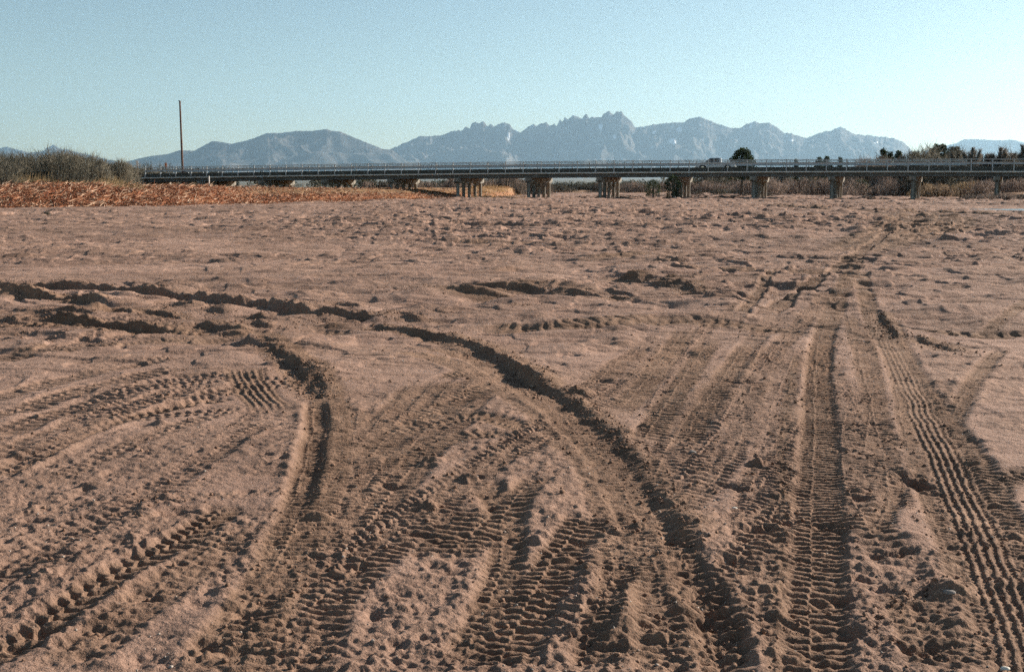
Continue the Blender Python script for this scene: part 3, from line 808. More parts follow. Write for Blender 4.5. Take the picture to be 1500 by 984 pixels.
# pile bents
def station_for_px(px):
    lo, hi = -5, LEN + 16
    for _ in range(50):
        mid = (lo + hi) / 2; p = PA + AX * mid
        if CX + F * p[0] / (p[1] * CP) < px: lo = mid
        else: hi = mid
    return (lo + hi) / 2
PIERS = []
for px in (292, 381, 473, 570, 668, 772, 877, 985, 1102, 1217, 1336, 1459):
    s = station_for_px(px + 1); PIERS.append(s)
    zc = dz(s) - .623
    near = PA + AX * s + NN * .35
    pier = empty('pier', Vector((near[0], near[1], zc)) - BO); pier.parent = bridge
    PO = Vector((near[0], near[1], zc))
    ang_sk = math.atan2(SK[1], SK[0])
    from mathutils import Matrix
    R = Matrix.Rotation(ang_sk, 3, 'Z')
    Lc = 7.9
    c = Vector((SK[0], SK[1], 0)) * (Lc / 2 - .1) + Vector((0, 0, -.36))
    cap = MB()
    # cap with chamfered ends
    hx, hy = Lc / 2 + .25, .42
    prof = [(-hx, .36), (hx, .36), (hx, -.1), (hx - .45, -.36), (-hx + .45, -.36), (-hx, -.1)]
    v = [R @ Vector((a, sy, b)) + c for sy in (-hy, hy) for a, b in prof]
    cap.add(v, [(5, 4, 3, 2, 1, 0), (6, 7, 8, 9, 10, 11)] + [(i, (i + 1) % 6, 6 + (i + 1) % 6, 6 + i) for i in range(6)])
    cap.build('pier_cap', concrete, pier)
    for k in range(5):
        off = .15 + (Lc - .5) * k / 4
        q = near + SK * off
        gz = ground_z(q[0], q[1]) - .6
        col = MB(); zt = -.72
        col.tube([(SK[0] * off, SK[1] * off, gz - zc), (SK[0] * off, SK[1] * off, zt)], .24, 8)
        col.build('column', concrete, pier)
# end wall of the bridge
p = PA + AX * 1.0
aw = MB()
v = [Vector(BP(s, n, z)) - BO for s in (-1.2, .6) for (n, z) in ((.1, -.165), (W - .1, -.165), (W - .1, -2.6), (.1, -2.6))]
aw.add(v, [(0, 1, 2, 3), (7, 6, 5, 4), (0, 4, 5, 1), (1, 5, 6, 2), (2, 6, 7, 3), (3, 7, 4, 0)])
aw.build('abutment', concrete, bridge)

# approach road on its fill, left of the bridge
rd = MB()
st = np.linspace(-75, 0, 30)
k = 4
v = []
for s in st:
    zt = dz(0) + .10 - (.0 if s > -30 else .012 * (-30 - s))
    for (n, dzz) in ((-5, -1.6), (-.6, -.05), (W + .6, -.05), (W + 5, -1.6)):
        p = PA + AX * s + NN * n; v.append((p[0], p[1], zt + dzz))
f = [(i * k + j, i * k + j + 1, (i + 1) * k + j + 1, (i + 1) * k + j) for i in range(len(st) - 1) for j in range(3)]
embm = simple('embankment_soil', (.20, .14, .085), .95, .4, .7, .05)
tag(rd.add(v, f).build('embankment', embm), kind='structure')
rr = MB(); v = []
for s in st:
    zt = dz(0) + .10 - (.0 if s > -30 else .012 * (-30 - s))
    for n in (.3, W - .3):
        p = PA + AX * s + NN * n; v.append((p[0], p[1], zt - .04))
tag(rr.add(v, [(i * 2, i * 2 + 1, i * 2 + 3, i * 2 + 2) for i in range(len(st) - 1)]).build('road', asphalt), kind='structure')
# crash barrier leading to the bridge
gb = empty('crash_barrier', (PA[0] + AX[0] * -9, PA[1] + AX[1] * -9, dz(0))); GO = Vector(gb.location)
tag(gb, 'low dark steel crash barrier leading up to the left end of the bridge', 'barrier')
v = []
sts = np.linspace(-22, .8, 16)
for s in sts:
    for (n, z) in ((-.02, .55), (.06, .63), (-.02, .70), (.06, .78), (-.02, .86), (.02, .86), (.10, .78), (.02, .70), (.10, .63), (.02, .55)):
        p = PA + AX * s + NN * n; v.append(Vector((p[0], p[1], dz(0) + z - .15)) - GO)
k = 10
darksteel = simple('dull_barrier_steel', (.16, .16, .15), .6, .2, 2.0, metal=.3)
MB().add(v, [(i * k + j, i * k + (j + 1) % k, (i + 1) * k + (j + 1) % k, (i + 1) * k + j) for i in range(len(sts) - 1) for j in range(k)]).build('barrier_rail', darksteel, gb)
tim = simple('dark_timber', (.10, .075, .055), .9, .3, 3)
for s in np.linspace(-21.5, -.5, 11):
    p = PA + AX * s + NN * .22
    MB().box(Vector((p[0], p[1], dz(0) + .1)) - GO, (.2, .2, 1.5)).build('barrier_post', tim, gb)

# ------------------------------------------------------------------ pickup truck crossing to the left
paint = simple('silver_paint', (.50, .51, .52), .3, .03, 1.0, metal=.2)
glass = simple('tinted_glass', (.004, .004, .004), .08, .1, 1.0)
rubber = simple('tyre_rubber', (.03, .03, .03), .85, .1, 5)
chrome = simple('bright_trim', (.7, .7, .7), .2, .05, 1, metal=.9)
red = simple('tail_lamp_red', (.35, .02, .015), .3, .05, 1)
ts = station_for_px(1050)
tp = PA + AX * ts + NN * 5.6
# place so that the body spans x 1020..1077 of the photograph
tX = float(at_depth(1048.5, 240, tp[1])[0]); ts += (tX - tp[0]) / AX[0]; tp = PA + AX * ts + NN * 5.6
heading = math.atan2(-AX[1], -AX[0])
truck = empty('pickup_truck', (tp[0], tp[1], dz(ts) + .263), heading)
tag(truck, 'silver white extended cab pickup truck driving left across the bridge', 'pickup')
def extrude_side(outline, hw, name, mat, parent, bevel=.03, inset=None):
    """outline (x,z) side view, half width hw; optional narrower top"""
    q = MB(); n = len(outline)
    v = []
    for sgn in (-1, 1):
        for (x, z) in outline:
            w_ = hw if inset is None else hw - inset * max(0, (z - 1.1)) / .7
            v.append((x, sgn * w_, z))
    q.add(v, [tuple(range(n)), tuple(range(2 * n - 1, n - 1, -1))] + [(i, n + i, n + (i + 1) % n, (i + 1) % n) for i in range(n)])
    return q.build(name, mat, parent, bevel=bevel)
body = [(2.72, .48), (2.75, .95), (2.62, 1.10), (1.45, 1.20), (-.85, 1.20), (-.88, 1.16), (-2.72, 1.16), (-2.78, 1.10), (-2.75, .55)]
def arch(cx):
    return [(cx + .47 * math.cos(a), .40 + .47 * math.sin(a)) for a in np.linspace(math.pi, 0, 9)]
bo = [(-2.75, .55)] + [p for p in arch(-1.75)] + [p for p in arch(1.75)] + body[:-1]
bo = [(x, max(z, .42)) for x, z in bo]
extrude_side(bo, .96, 'body', paint, truck)
cab = extrude_side([(1.42, 1.203), (.72, 1.74), (.45, 1.80), (-.62, 1.80), (-.80, 1.72), (-.84, 1.203)], .93, 'cab', paint, truck, .04, .22)
for sy in (-1, 1):
    for pts in ([(1.25, 1.25), (.70, 1.67), (.22, 1.70), (.22, 1.25)], [(.12, 1.25), (.12, 1.70), (-.42, 1.70), (-.55, 1.62), (-.55, 1.25)]):
        q = MB(); n = len(pts)
        yy = lambda z: .93 - .22 * max(0, z - 1.1) / .7
        v = [(x, sy * (yy(z) + .008), z) for x, z in pts] + [(x, sy * (yy(z) - .02), z) for x, z in pts]
        q.add(v, [tuple(range(n)), tuple(range(2 * n - 1, n - 1, -1))] + [(i, n + i, n + (i + 1) % n, (i + 1) % n) for i in range(n)])
        q.build('side_window', glass, cab)
q = MB(); v = [(1.40, -.82, 1.24), (1.40, .82, 1.24), (.76, .70, 1.71), (.76, -.70, 1.71)]
v = v + [(x + .03, y, z + .02) for x, y, z in v]
q.add(v, [(3, 2, 1, 0), (4, 5, 6, 7), (0, 1, 5, 4), (1, 2, 6, 5), (2, 3, 7, 6), (3, 0, 4, 7)]); q.build('windscreen', glass, cab)
for cx in (-1.75, 1.75):
    for sy in (-1, 1):
        q = MB(); q.tube([(cx, sy * .72, .39), (cx, sy * .98, .39)], .39, 24); wh = q.build('wheel', rubber, truck)
        q = MB(); q.tube([(cx, sy * .93, .39), (cx, sy * .99, .39)], .22, 16); q.build('rim', chrome, wh)
MB().box((2.80, 0, .58), (.12, 1.85, .2)).build('front_bumper', chrome, truck, bevel=.02)
MB().box((-2.84, 0, .60), (.14, 1.85, .24)).build('rear_bumper', chrome, truck, bevel=.02)
for sy in (-.8, .8):
    MB().box((2.745, sy, .92), (.05, .26, .2)).build('headlight', glass, truck)
    MB().box((-2.79, sy * 1.1, .98), (.05, .16, .36)).build('tail_light', red, truck)
MB().box((.95, 1.06, 1.28), (.12, .2, .18)).build('wing_mirror', paint, truck); MB().box((.95, -1.06, 1.28), (.12, .2, .18)).build('wing_mirror', paint, truck)

# ------------------------------------------------------------------ utility pole and marker posts
wood = simple('pole_wood', (.13, .07, .05), .9, .25, 2)
bx, byy, bz = at_depth(267.5, 246, 190.0); tx, ty, tz = at_depth(263.5, 149, 190.0)
up = empty('utility_pole', (bx, byy, 1.6)); 
tag(up, 'tall slender bare wooden utility pole leaning slightly beside the left bridge end', 'pole')
MB().tube([(0, 0, -.6), (0, 0, 0) , ((tx - bx), 0, tz - 1.6)], [.20, .195, .13], 10).build('pole_shaft', wood, up)
MB().tube([((tx - bx) - .05, 0, tz - 1.62), ((tx - bx), 0, tz - 1.45)], [.24, .20], 10).build('pole_cap', darksteel, up)
whit = simple('white_painted_post', (.75, .72, .66), .6, .1, 3)
orng = simple('orange_sheeting', (.55, .17, .06), .6, .1, 3)
for i, (px, ytop, ybase, Yd, lab) in enumerate(((201, 236, 262, 178, 'white topped marker post standing at the start of the crash barrier'),
                                          (243, 239, 250, 186, 'short marker post with orange plate on the bridge end'),
                                          (306, 258, 268.5, 158, 'pale stake in the bank just left of the second bridge pier'))):
    x, y, zt = at_depth(px, ytop, Yd); _, _, zb = at_depth(px, ybase, Yd)
    e = empty('marker_post', (float(x), float(y), float(zb)))
    tag(e, lab, 'marker post')
    hh = float(zt - zb)
    MB().box((0, 0, hh / 2 - .15), (.14, .14, hh + .3)).build('stake', whit if i == 2 else tim, e)
    if i < 2:
        MB().box((0, -.1, hh - .35), (.36, .04, .8)).build('reflector_panel', whit if i == 0 else orng, e)

# ------------------------------------------------------------------ vegetation
barkm = simple('bark', (.10, .08, .06), .95, .3, 4)
leafm = attr_mat('foliage', .8, .25)
twigm = attr_mat('twigs', .9)
strawm = attr_mat('dry_stalks', .85, .2)
def spikes(B, Tp, w):
    """thin three-sided twigs from B to Tp, base half-width w"""
    n = len(B); d = Tp - B; L_ = np.linalg.norm(d, axis=1, keepdims=True) + 1e-9; d = d / L_
    up = np.where(np.abs(d[:, 2:3]) < .9, np.array([[0, 0, 1.0]]), np.array([[1.0, 0, 0]]))
    a = np.cross(d, up); a /= np.linalg.norm(a, axis=1, keepdims=True) + 1e-9; b = np.cross(a, d)
    w = np.broadcast_to(np.asarray(w, float).reshape(-1, 1), (n, 1))
    v = np.stack([B + a * w, B - a * w * .5 + b * w * .87, B - a * w * .5 - b * w * .87, Tp], 1).reshape(-1, 3)
    i = np.arange(n)[:, None] * 4
    f = np.concatenate([i + [0, 1, 3], i + [1, 2, 3], i + [2, 0, 3]], 1).reshape(-1, 3)
    return v, f
def flakes(C_, size, r):
    """leaf-sized bent faces (two triangles with a fold) round each centre"""
    n = len(C_)
    a = r.normal(size=(n, 3)); a /= np.linalg.norm(a, axis=1, keepdims=True)
    b = np.cross(a, r.normal(size=(n, 3))); b /= np.linalg.norm(b, axis=1, keepdims=True)
    c = np.cross(a, b)
    s = np.asarray(size).reshape(-1, 1)
    v = np.stack([C_ - a * s, C_ + b * s * .6 + c * s * .2, C_ + a * s, C_ - b * s * .6 + c * s * .2], 1).reshape(-1, 3)
    i = np.arange(n)[:, None] * 4
    f = np.concatenate([i + [0, 1, 2], i + [0, 2, 3]], 1).reshape(-1, 3)
    return v, f
def tones(n, per, c0, c1, r, clump=None):
    t = r.random((n, 1)) if clump is None else np.clip(clump.reshape(-1, 1) + r.normal(size=(n, 1)) * .15, 0, 1)
    c = np.array(c0) * (1 - t) + np.array(c1) * t
    return np.repeat(c, per, 0)
def veg_mesh(name, parts):
    V, Fc, Cc, o = [], [], [], 0
    for v, f, c in parts:
        V.append(v); Fc.append(f + o); Cc.append(c); o += len(v)
    me = np_mesh(name, np.vstack(V), np.vstack(Fc)); attr_c(me, 'tone', np.vstack(Cc)); return me

def brush_parts(cx, cy, cz, rad, hgt, n, c0, c1, r, w=.035, spread=.5):
    """fuzzy leafless shrub of many forked stems"""
    k = max(6, n // 16)
    th = r.uniform(0, 2 * math.pi, k); lean = r.random(k) ** .7
    b0 = np.stack([cx + np.cos(th) * rad * .35 * lean, cy + np.sin(th) * rad * .35 * lean, np.full(k, cz - .1)], 1)
    e = np.sqrt(1 - (lean * .85) ** 2)
    t0 = np.stack([cx + np.cos(th) * rad * lean, cy + np.sin(th) * rad * lean, cz + hgt * e * r.uniform(.75, 1.05, k)], 1)
    P = [spikes(b0, t0, w * 1.6)]
    i = r.integers(0, k, n); u = r.uniform(.2, .95, n)[:, None]
    b1 = b0[i] * (1 - u) + t0[i] * u
    d = (t0[i] - b0[i]); d /= np.linalg.norm(d, axis=1, keepdims=True)
    d = d + r.normal(size=(n, 3)) * spread; d /= np.linalg.norm(d, axis=1, keepdims=True)
    L_ = hgt * r.uniform(.12, .38, n)[:, None]
    P.append(spikes(b1, b1 + d * L_, w * .8))
    out = []
    base = r.random()
    m2 = n * 2
    q = r.normal(size=(m2, 3)); q[:, 2] = np.abs(q[:, 2]); q /= np.linalg.norm(q, axis=1, keepdims=True); q *= r.random((m2, 1)) ** .28
    b2 = np.stack([cx + q[:, 0] * rad * .95, cy + q[:, 1] * rad * .95, cz + q[:, 2] * hgt * .93], 1)
    d2 = q * [1, 1, 1.2] + r.normal(size=(m2, 3)) * .45 + [0, 0, .25]; d2 /= np.linalg.norm(d2, axis=1, keepdims=True)
    P.append(spikes(b2, b2 + d2 * (hgt * r.uniform(.06, .16, m2)[:, None]), w * .7))
    for (v, f) in P:
        m_ = len(v) // 4
        out.append((v, f, tones(m_, 4, c0, c1, r, np.full(m_, base))))
    return out

r = np.random.default_rng(21)
def belt(name, spec, label=None):
    """spec rows: x0, x1, foot y at x0/x1 or None (sit on ground), top y0, top y1, depth range, radius, count, colours"""
    parts = []
    for (x0, x1, yt0, yt1, Y0, Y1, rad, cnt, ntw, c0, c1, w) in spec:
        for _ in range(cnt):
            u = r.random(); px = x0 + (x1 - x0) * u; yt = yt0 + (yt1 - yt0) * u
            Yd = r.uniform(Y0, Y1)
            x, y, zt = at_depth(px, yt, Yd); gz = ground_z(float(x), Yd)
            h = max(.6, (float(zt) - gz) * r.uniform(.58, 1.04))
            parts += brush_parts(float(x), Yd, gz, rad * r.uniform(.7, 1.2), h, ntw, c0, c1, r, w)
    me = veg_mesh(name, parts)
    o = link(name, me, twigm)
    tag(o, label, kind='stuff')
    return o
GREY0, GREY1 = (.06, .058, .042), (.155, .135, .10)
MAUV0, MAUV1 = (.12, .085, .066), (.30, .215, .17)
DARK0, DARK1 = (.03, .03, .022), (.08, .065, .045)
GOLD0, GOLD1 = (.22, .13, .07), (.42, .28, .15)
belt('thicket', [(-120, 0, 218, 218, 118, 175, 2.5, 36, 260, GREY0, GREY1, .03), (0, 120, 220, 217, 120, 175, 2.5, 60, 280, GREY0, GREY1, .03), (115, 188, 220, 236, 125, 178, 1.8, 44, 260, GREY0, GREY1, .03),
                 (190, 330, 236, 245, 195, 230, 1.7, 44, 200, GREY0, GREY1, .035), (-100, 150, 243, 243, 112, 130, 1.6, 40, 160, DARK0, GREY1, .03), (60, 160, 228, 232, 118, 150, 1.6, 18, 240, DARK0, GREY1, .035)])
belt('riverbank_brush', [
    (1010, 1110, 263, 262, 300, 335, 2.6, 34, 190, MAUV0, MAUV1, .05), (1090, 1230, 261, 257, 240, 300, 2.6, 46, 200, MAUV0, MAUV1, .05), (1225, 1345, 258, 255, 205, 250, 2.2, 50, 200, MAUV0, MAUV1, .045),
    (1340, 1440, 268, 264, 180, 205, 1.8, 40, 180, MAUV0, GOLD1, .04), (1420, 1620, 262, 256, 166, 190, 1.8, 52, 190, MAUV0, MAUV1, .04), (1415, 1660, 284, 281, 140, 150, 1.1, 70, 150, DARK0, MAUV1, .04),
    (1245, 1345, 276, 278, 212, 228, 1.6, 34, 150, DARK0, DARK1, .05), (1015, 1240, 276, 276, 262, 330, 2.0, 60, 130, DARK0, DARK1, .06),
    (870, 1015, 266, 264, 345, 380, 2.8, 46, 170, DARK0, MAUV1, .06), (775, 890, 270, 268, 345, 380, 2.8, 36, 170, DARK0, DARK1, .06), (740, 800, 255, 262, 260, 300, 2.4, 20, 220, DARK0, MAUV0, .05),
    (655, 760, 258, 254, 230, 280, 2.2, 34, 220, DARK0, MAUV1, .05), (520, 670, 265, 262, 215, 260, 1.6, 36, 160, DARK0, MAUV1, .04), (1255, 1300, 229, 229, 260, 285, 3.2, 14, 260, GREY0, MAUV1, .06)])
# far-off wood and orchards behind the river
parts = []
for (x0, x1, yt, Y0, Y1, cnt, h) in ((560, 1010, 268, 700, 1100, 130, 6), (600, 1250, 262, 1500, 2600, 160, 10), (980, 1500, 252, 420, 700, 120, 7), (0, 560, 262, 420, 800, 90, 6), (300, 640, 261, 1500, 2500, 60, 9)):
    for _ in range(cnt):
        px = r.uniform(x0, x1); Yd = r.uniform(Y0, Y1)
        x = float(at_depth(px, 260, Yd)[0]); gz = ground_z(x, Yd); hh = h * r.uniform(.6, 1.2); rr_ = hh * r.uniform(.5, .9)
        n = 90
        p = r.normal(size=(n, 3)); p /= np.linalg.norm(p, axis=1, keepdims=True); p *= r.random((n, 1)) ** .4
        Cn = np.array([x, Yd, gz + hh * .5]) + p * [rr_, rr_, hh * .5]
        v, f = flakes(Cn, r.uniform(.35, .8, n), r)
        parts.append((v, f, tones(n, 4, (.03, .035, .022), (.09, .08, .05), r)))
tag(link('far_woodland', veg_mesh('far_woodland', parts), leafm), kind='stuff')

# trees with a place of their own
def evergreen(name, px, ytop, Yd, width_px, label, cat='tree', conical=.5, c0=(.02, .035, .018), c1=(.06, .085, .035), group=None, nleaf=2600, sc=1.0, low=.12):
    x, y, zt = at_depth(px, ytop, Yd); x = float(x); gz = ground_z(x, Yd); H = float(zt) - gz
    Rw = width_px / 2 / F * Yd
    t = empty(name, (x, Yd, gz)); tag(t, label, cat, group)
    q = MB(); q.tube([(0, 0, -.3), (.05, 0, H * .4), (0, 0, H * .85)], [Rw * .10 + .08, Rw * .07 + .05, .04], 8)
    for k in range(9):
        a = k * 2.4; zz = H * (.2 + .07 * k); rr_ = Rw * .7 * (1 - zz / H * .7)
        q.tube([(0, 0, zz), (math.cos(a) * rr_ * .5, math.sin(a) * rr_ * .5, zz + rr_ * .25), (math.cos(a) * rr_, math.sin(a) * rr_, zz + rr_ * .3)], [.07, .05, .02], 5)
    q.build('trunk', barkm, t)
    nc = 110
    zc = r.uniform(low, .95, nc); prof = np.where(zc < .45, .85 + .15 * zc / .45, (np.clip(1 - ((zc - .45) / .57) ** (2 - conical), 0, 1)))
    th = r.uniform(0, 2 * math.pi, nc); rr_ = prof * Rw * (.55 + .45 * r.random(nc)) * .86
    cc = np.stack([np.cos(th) * rr_, np.sin(th) * rr_, zc * H], 1)
    cs = np.maximum(Rw * r.uniform(.16, .34, nc), H * .06); ct = r.random(nc)
    i = r.integers(0, nc, nleaf)
    p = r.normal(size=(nleaf, 3)); p /= np.linalg.norm(p, axis=1, keepdims=True); p *= r.random((nleaf, 1)) ** .45
    Cn = cc[i] + p * cs[i][:, None] * [1, 1, .8]
    Cn[:, 2] = np.minimum(Cn[:, 2], H)
    v, f = flakes(Cn, r.uniform(.5, 1.0, nleaf) * .028 * H * sc, r)
    o = link('crown', veg_mesh('crown', [(v, f, tones(nleaf, 4, c0, c1, r, ct[i]))]), leafm, t)
    return t
evergreen('round_tree', 1088, 217, 250, 46, 'dark domed evergreen tree directly behind the pickup on the bridge', conical=-.6, nleaf=5200, low=.38)
evergreen('poplar_tree', 1294.5, 215, 290, 14, 'tallest of three dark narrow trees above the bridge railing', conical=0, nleaf=2400)
evergreen('poplar_tree', 1304, 221, 292, 12, 'middle one of three dark narrow trees above the bridge railing', conical=0, nleaf=2200)
evergreen('poplar_tree', 1316, 219, 288, 17, 'right one of three dark narrow trees above the bridge railing', conical=0, nleaf=2400)
evergreen('dark_tree', 1375, 210, 275, 52, 'tall dark evergreen rising above bare trees at right, beside the pale mesa', conical=.3, nleaf=5200)
evergreen('dark_tree', 1340, 222, 280, 40, 'low dark bushy evergreen between the narrow trees and the tall dark one', conical=.3, nleaf=2600)
evergreen('dark_tree', 1398, 214, 272, 44, 'broad dark olive tree between the tall dark evergreen and the pale mesa', conical=.1, nleaf=4200, c0=(.03, .035, .02), c1=(.09, .085, .05))
evergreen('dark_tree', 1500, 222, 250, 30, 'dark evergreen at the right edge behind the bridge', conical=.3, nleaf=2600)
evergreen('small_tree', 1166, 232, 330, 9, 'tiny dark tree above the railing, nearest to the domed evergreen', conical=.4, nleaf=1500)
evergreen('small_tree', 1200, 229, 330, 20, 'small dark tree left of a twin crowned pair above the railing', conical=.3, nleaf=2200)
evergreen('small_tree', 1212, 227, 335, 20, 'small dark tree with ragged top in the middle of a short row over the railing', conical=.3, nleaf=2200)
evergreen('small_tree', 1231, 229, 330, 9, 'small dark tree standing apart at the end of a short row over the railing', conical=.4, nleaf=1500)
evergreen('dark_shrub', 986, 255.5, 160, 30, 'black green shrub growing against the dark bridge pier', 'shrub', conical=.2, nleaf=3200, low=.05)
evergreen('dark_shrub', 957, 262, 200, 26, 'dark bush behind the bridge left of the shrub grown pier', 'shrub', conical=.2, nleaf=2600, low=.05)
evergreen('dark_shrub', 1190, 258, 262, 20, 'dark olive bush in the brush between two bridge piers', 'shrub', conical=.2, nleaf=1800, low=.05)
evergreen('dark_shrub', 1262, 262, 215, 30, 'large dark green bush right of the middle pier below the bridge', 'shrub', conical=.2, nleaf=2600, low=.05)

def bare_tree(px, ytop, Yd, wpx, label, group=None, c0=GREY0, c1=(.19, .15, .12), upright=.5):
    x, y, zt = at_depth(px, ytop, Yd); x = float(x); gz = ground_z(x, Yd); H = float(zt) - gz; Rw = wpx / 2 / F * Yd
    t = empty('bare_tree', (x, Yd, gz)); tag(t, label, 'tree', group)
    q = MB(); tips = []
    rs = random.Random(int(px * 7))
    q.tube([(0, 0, -.3), (.1, 0, H * .25), (.15, 0, H * .45)], [.26, .2, .13], 8)
    for k in range(11):
        a = k * 2.4 + rs.random(); z0 = H * rs.uniform(.2, .42); rr_ = Rw * rs.uniform(.35, 1)
        e = Vector((math.cos(a) * rr_, math.sin(a) * rr_, H * rs.uniform(.62, .95)))
        s_ = Vector((.1, 0, z0)); mid_ = s_.lerp(e, .5) + Vector((0, 0, -H * .04))
        q.tube([s_, mid_, e], [.09, .06, .02], 5); tips.append((s_, e))
    q.build('trunk', barkm, t)
    n = 4600
    S_ = np.array([list(a) for a, b in tips]); E_ = np.array([list(b) for a, b in tips])
    i = r.integers(0, len(tips), n); u = r.uniform(.25, 1, n)[:, None]
    b = S_[i] * (1 - u) + E_[i] * u
    d = (E_[i] - S_[i]); d /= np.linalg.norm(d, axis=1, keepdims=True); d = d + r.normal(size=(n, 3)) * .55 + [0, 0, upright]; d /= np.linalg.norm(d, axis=1, keepdims=True)
    tp_ = b + d * (H * r.uniform(.05, .16, n)[:, None]); tp_[:, 2] = np.minimum(tp_[:, 2], H * 1.02)
    v, f = spikes(b, tp_, .05)
    link('crown', veg_mesh('crown', [(v, f, tones(n, 4, c0, c1, r))]), twigm, t)
for (px, yt, Yd, wpx, lab) in (
        (1396, 222, 230, 44, 'bare brown tree directly right of the tall dark evergreen'),
        (1360, 224, 235, 34, 'broad bare grey tree in front of the tall dark evergreen'),
        (1424, 216, 225, 26, 'bare twiggy tree under the left end of the pale mesa'),
        (1444, 219, 228, 24, 'slender bare tree before the middle of the pale mesa'),
        (1462, 216, 222, 24, 'upright leafless tree with a tall top before the mesa'),
        (1482, 222, 226, 26, 'low leafless tree before the right shoulder of the mesa'),
        (1506, 212, 215, 26, 'leafless tree reaching highest at the right photo edge'),
        (1330, 227, 240, 26, 'small bare brown tree right of the three narrow dark trees')):
    bare_tree(px, yt, Yd, wpx, lab)
belt('bare_thicket', [(1250, 1340, 228, 224, 232, 262, 3.0, 18, 240, GREY0, MAUV1, .05), (1335, 1420, 214, 212, 225, 262, 3.2, 30, 340, GREY0, GREY1, .06), (1405, 1640, 217, 214, 205, 250, 3.0, 60, 300, GREY0, (.19, .15, .12), .055), (1330, 1640, 230, 228, 205, 240, 3.0, 46, 260, DARK0, GREY1, .06), (1030, 1260, 243, 240, 330, 420, 3.2, 50, 180, DARK0, GREY1, .08)])

# ------------------------------------------------------------------ litter of dry stalks over the left bank
def litter():
    parts = []
    N_ = 30000
    px = r.uniform(-160, 762, N_)
    bxx, byy_ = ground(px, np.interp(px, [b[0] for b in BANK], [b[1] for b in BANK]))
    t = bxx / byy_
    w = np.interp(t, _bt, _bw)
    u = r.random(N_) ** 1.15 * 1.15 - .03 - .22 * r.random(N_) ** 6 * (r.random(N_) < .3)
    Yd = byy_ + u * w + r.normal(size=N_) * .6
    X_ = t * Yd
    Zg = ground_zv(X_, Yd)
    dens = np.where(px < 330, 1.0, np.interp(px, [330, 560, 760], [1, .65, .45]))
    dens = dens * np.where(px > 330, np.interp(u, [.3, .6], [1, .3]), 1)
    k = r.random(N_) < dens
    X_, Yd, Zg, px = X_[k], Yd[k], Zg[k], px[k]; n = len(X_)
    heap = np.clip(.5 + .9 * rn(X_, Yd, 2.2, 9), 0, 1)
    a = r.uniform(0, 2 * math.pi, n); tilt = r.normal(size=n) * .3 + .08
    L_ = (.12 + .75 * r.random(n) ** 1.8) * (1.3 - .4 * (px > 300))
    d = np.stack([np.cos(a) * np.cos(tilt), np.sin(a) * np.cos(tilt), np.sin(np.abs(tilt))], 1)
    b = np.stack([X_, Yd, Zg + r.random(n) * .28 * heap + .01], 1)
    v, f = spikes(b, b + d * L_[:, None], r.uniform(.018, .06, n))
    pal = np.array([(.31, .13, .07), (.43, .215, .12), (.20, .078, .042), (.58, .42, .30), (.68, .55, .42), (.10, .05, .03)])
    wgt = np.array([.26, .22, .16, .15, .08, .13])
    ci = r.choice(6, n, p=wgt)
    pale = (r.random(n) < .55 * np.clip((u[k] - .35) * 1.6 + .5 * rn(X_, Yd, 5, 2), 0, 1))
    ci = np.where(pale, r.choice([3, 4, 1, 5], n, p=[.45, .2, .2, .15]), ci)
    dk = r.random(n) < np.clip(.55 * rn(X_, Yd, 1.6, 7) , 0, .5)
    ci = np.where(dk, 5, ci)
    c = np.repeat(np.minimum(pal[ci] * r.uniform(.75, 1.2, (n, 1)) * [.95, .86, .82], .75), 4, 0)
    parts.append((v, f, c))
    # curled dry leaves between the stalks
    m_ = 26000
    j = r.integers(0, n, m_)
    Cn = np.stack([X_[j] + r.normal(size=m_) * .5, Yd[j] + r.normal(size=m_) * .5, Zg[j] + r.random(m_) * .25 * heap[j] + .05], 1)
    v, f = flakes(Cn, r.uniform(.04, .14, m_), r)
    ci = r.choice(6, m_, p=[.34, .26, .22, .07, .02, .09])
    parts.append((v, f, np.repeat(pal[ci] * r.uniform(.75, 1.2, (m_, 1)), 4, 0)))
    tag(link('dry_plant_litter', veg_mesh('dry_plant_litter', parts), strawm), kind='stuff')
litter()
def grass(name, spec):
    parts = []
    for (x0, x1, Y0, Y1, cnt, h, c0, c1) in spec:
        px = r.uniform(x0, x1, cnt); Yd = r.uniform(Y0, Y1, cnt)
        X_ = at_depth(px, px * 0 + 270, Yd)[0]; Zg = ground_zv(X_, Yd)
        k = Zg > .25
        X_, Yd, Zg = X_[k], Yd[k], Zg[k]; n = len(X_)
        b = np.stack([X_, Yd, Zg - .05], 1)
        d = r.normal(size=(n, 3)) * .35 + [0, 0, 1]
        hv = h * r.uniform(.4, 1.1, n)[:, None] * (.6 + .5 * rn(X_, Yd, 4, 3)[:, None])
        v, f = spikes(b, b + d * hv, .035)
        parts.append((v, f, tones(n, 4, c0, c1, r)))
    tag(link(name, veg_mesh(name, parts), strawm), kind='stuff')
grass('dry_grass', [(-150, 215, 113, 124, 14000, 1.15, (.20, .14, .07), (.40, .28, .15)), (215, 640, 140, 185, 9000, .22, (.26, .13, .06), (.46, .30, .15)), (690, 770, 148, 240, 9000, .6, (.38, .20, .08), (.58, .38, .18)), (1330, 1460, 172, 215, 5000, .8, (.34, .20, .09), (.50, .34, .18))])

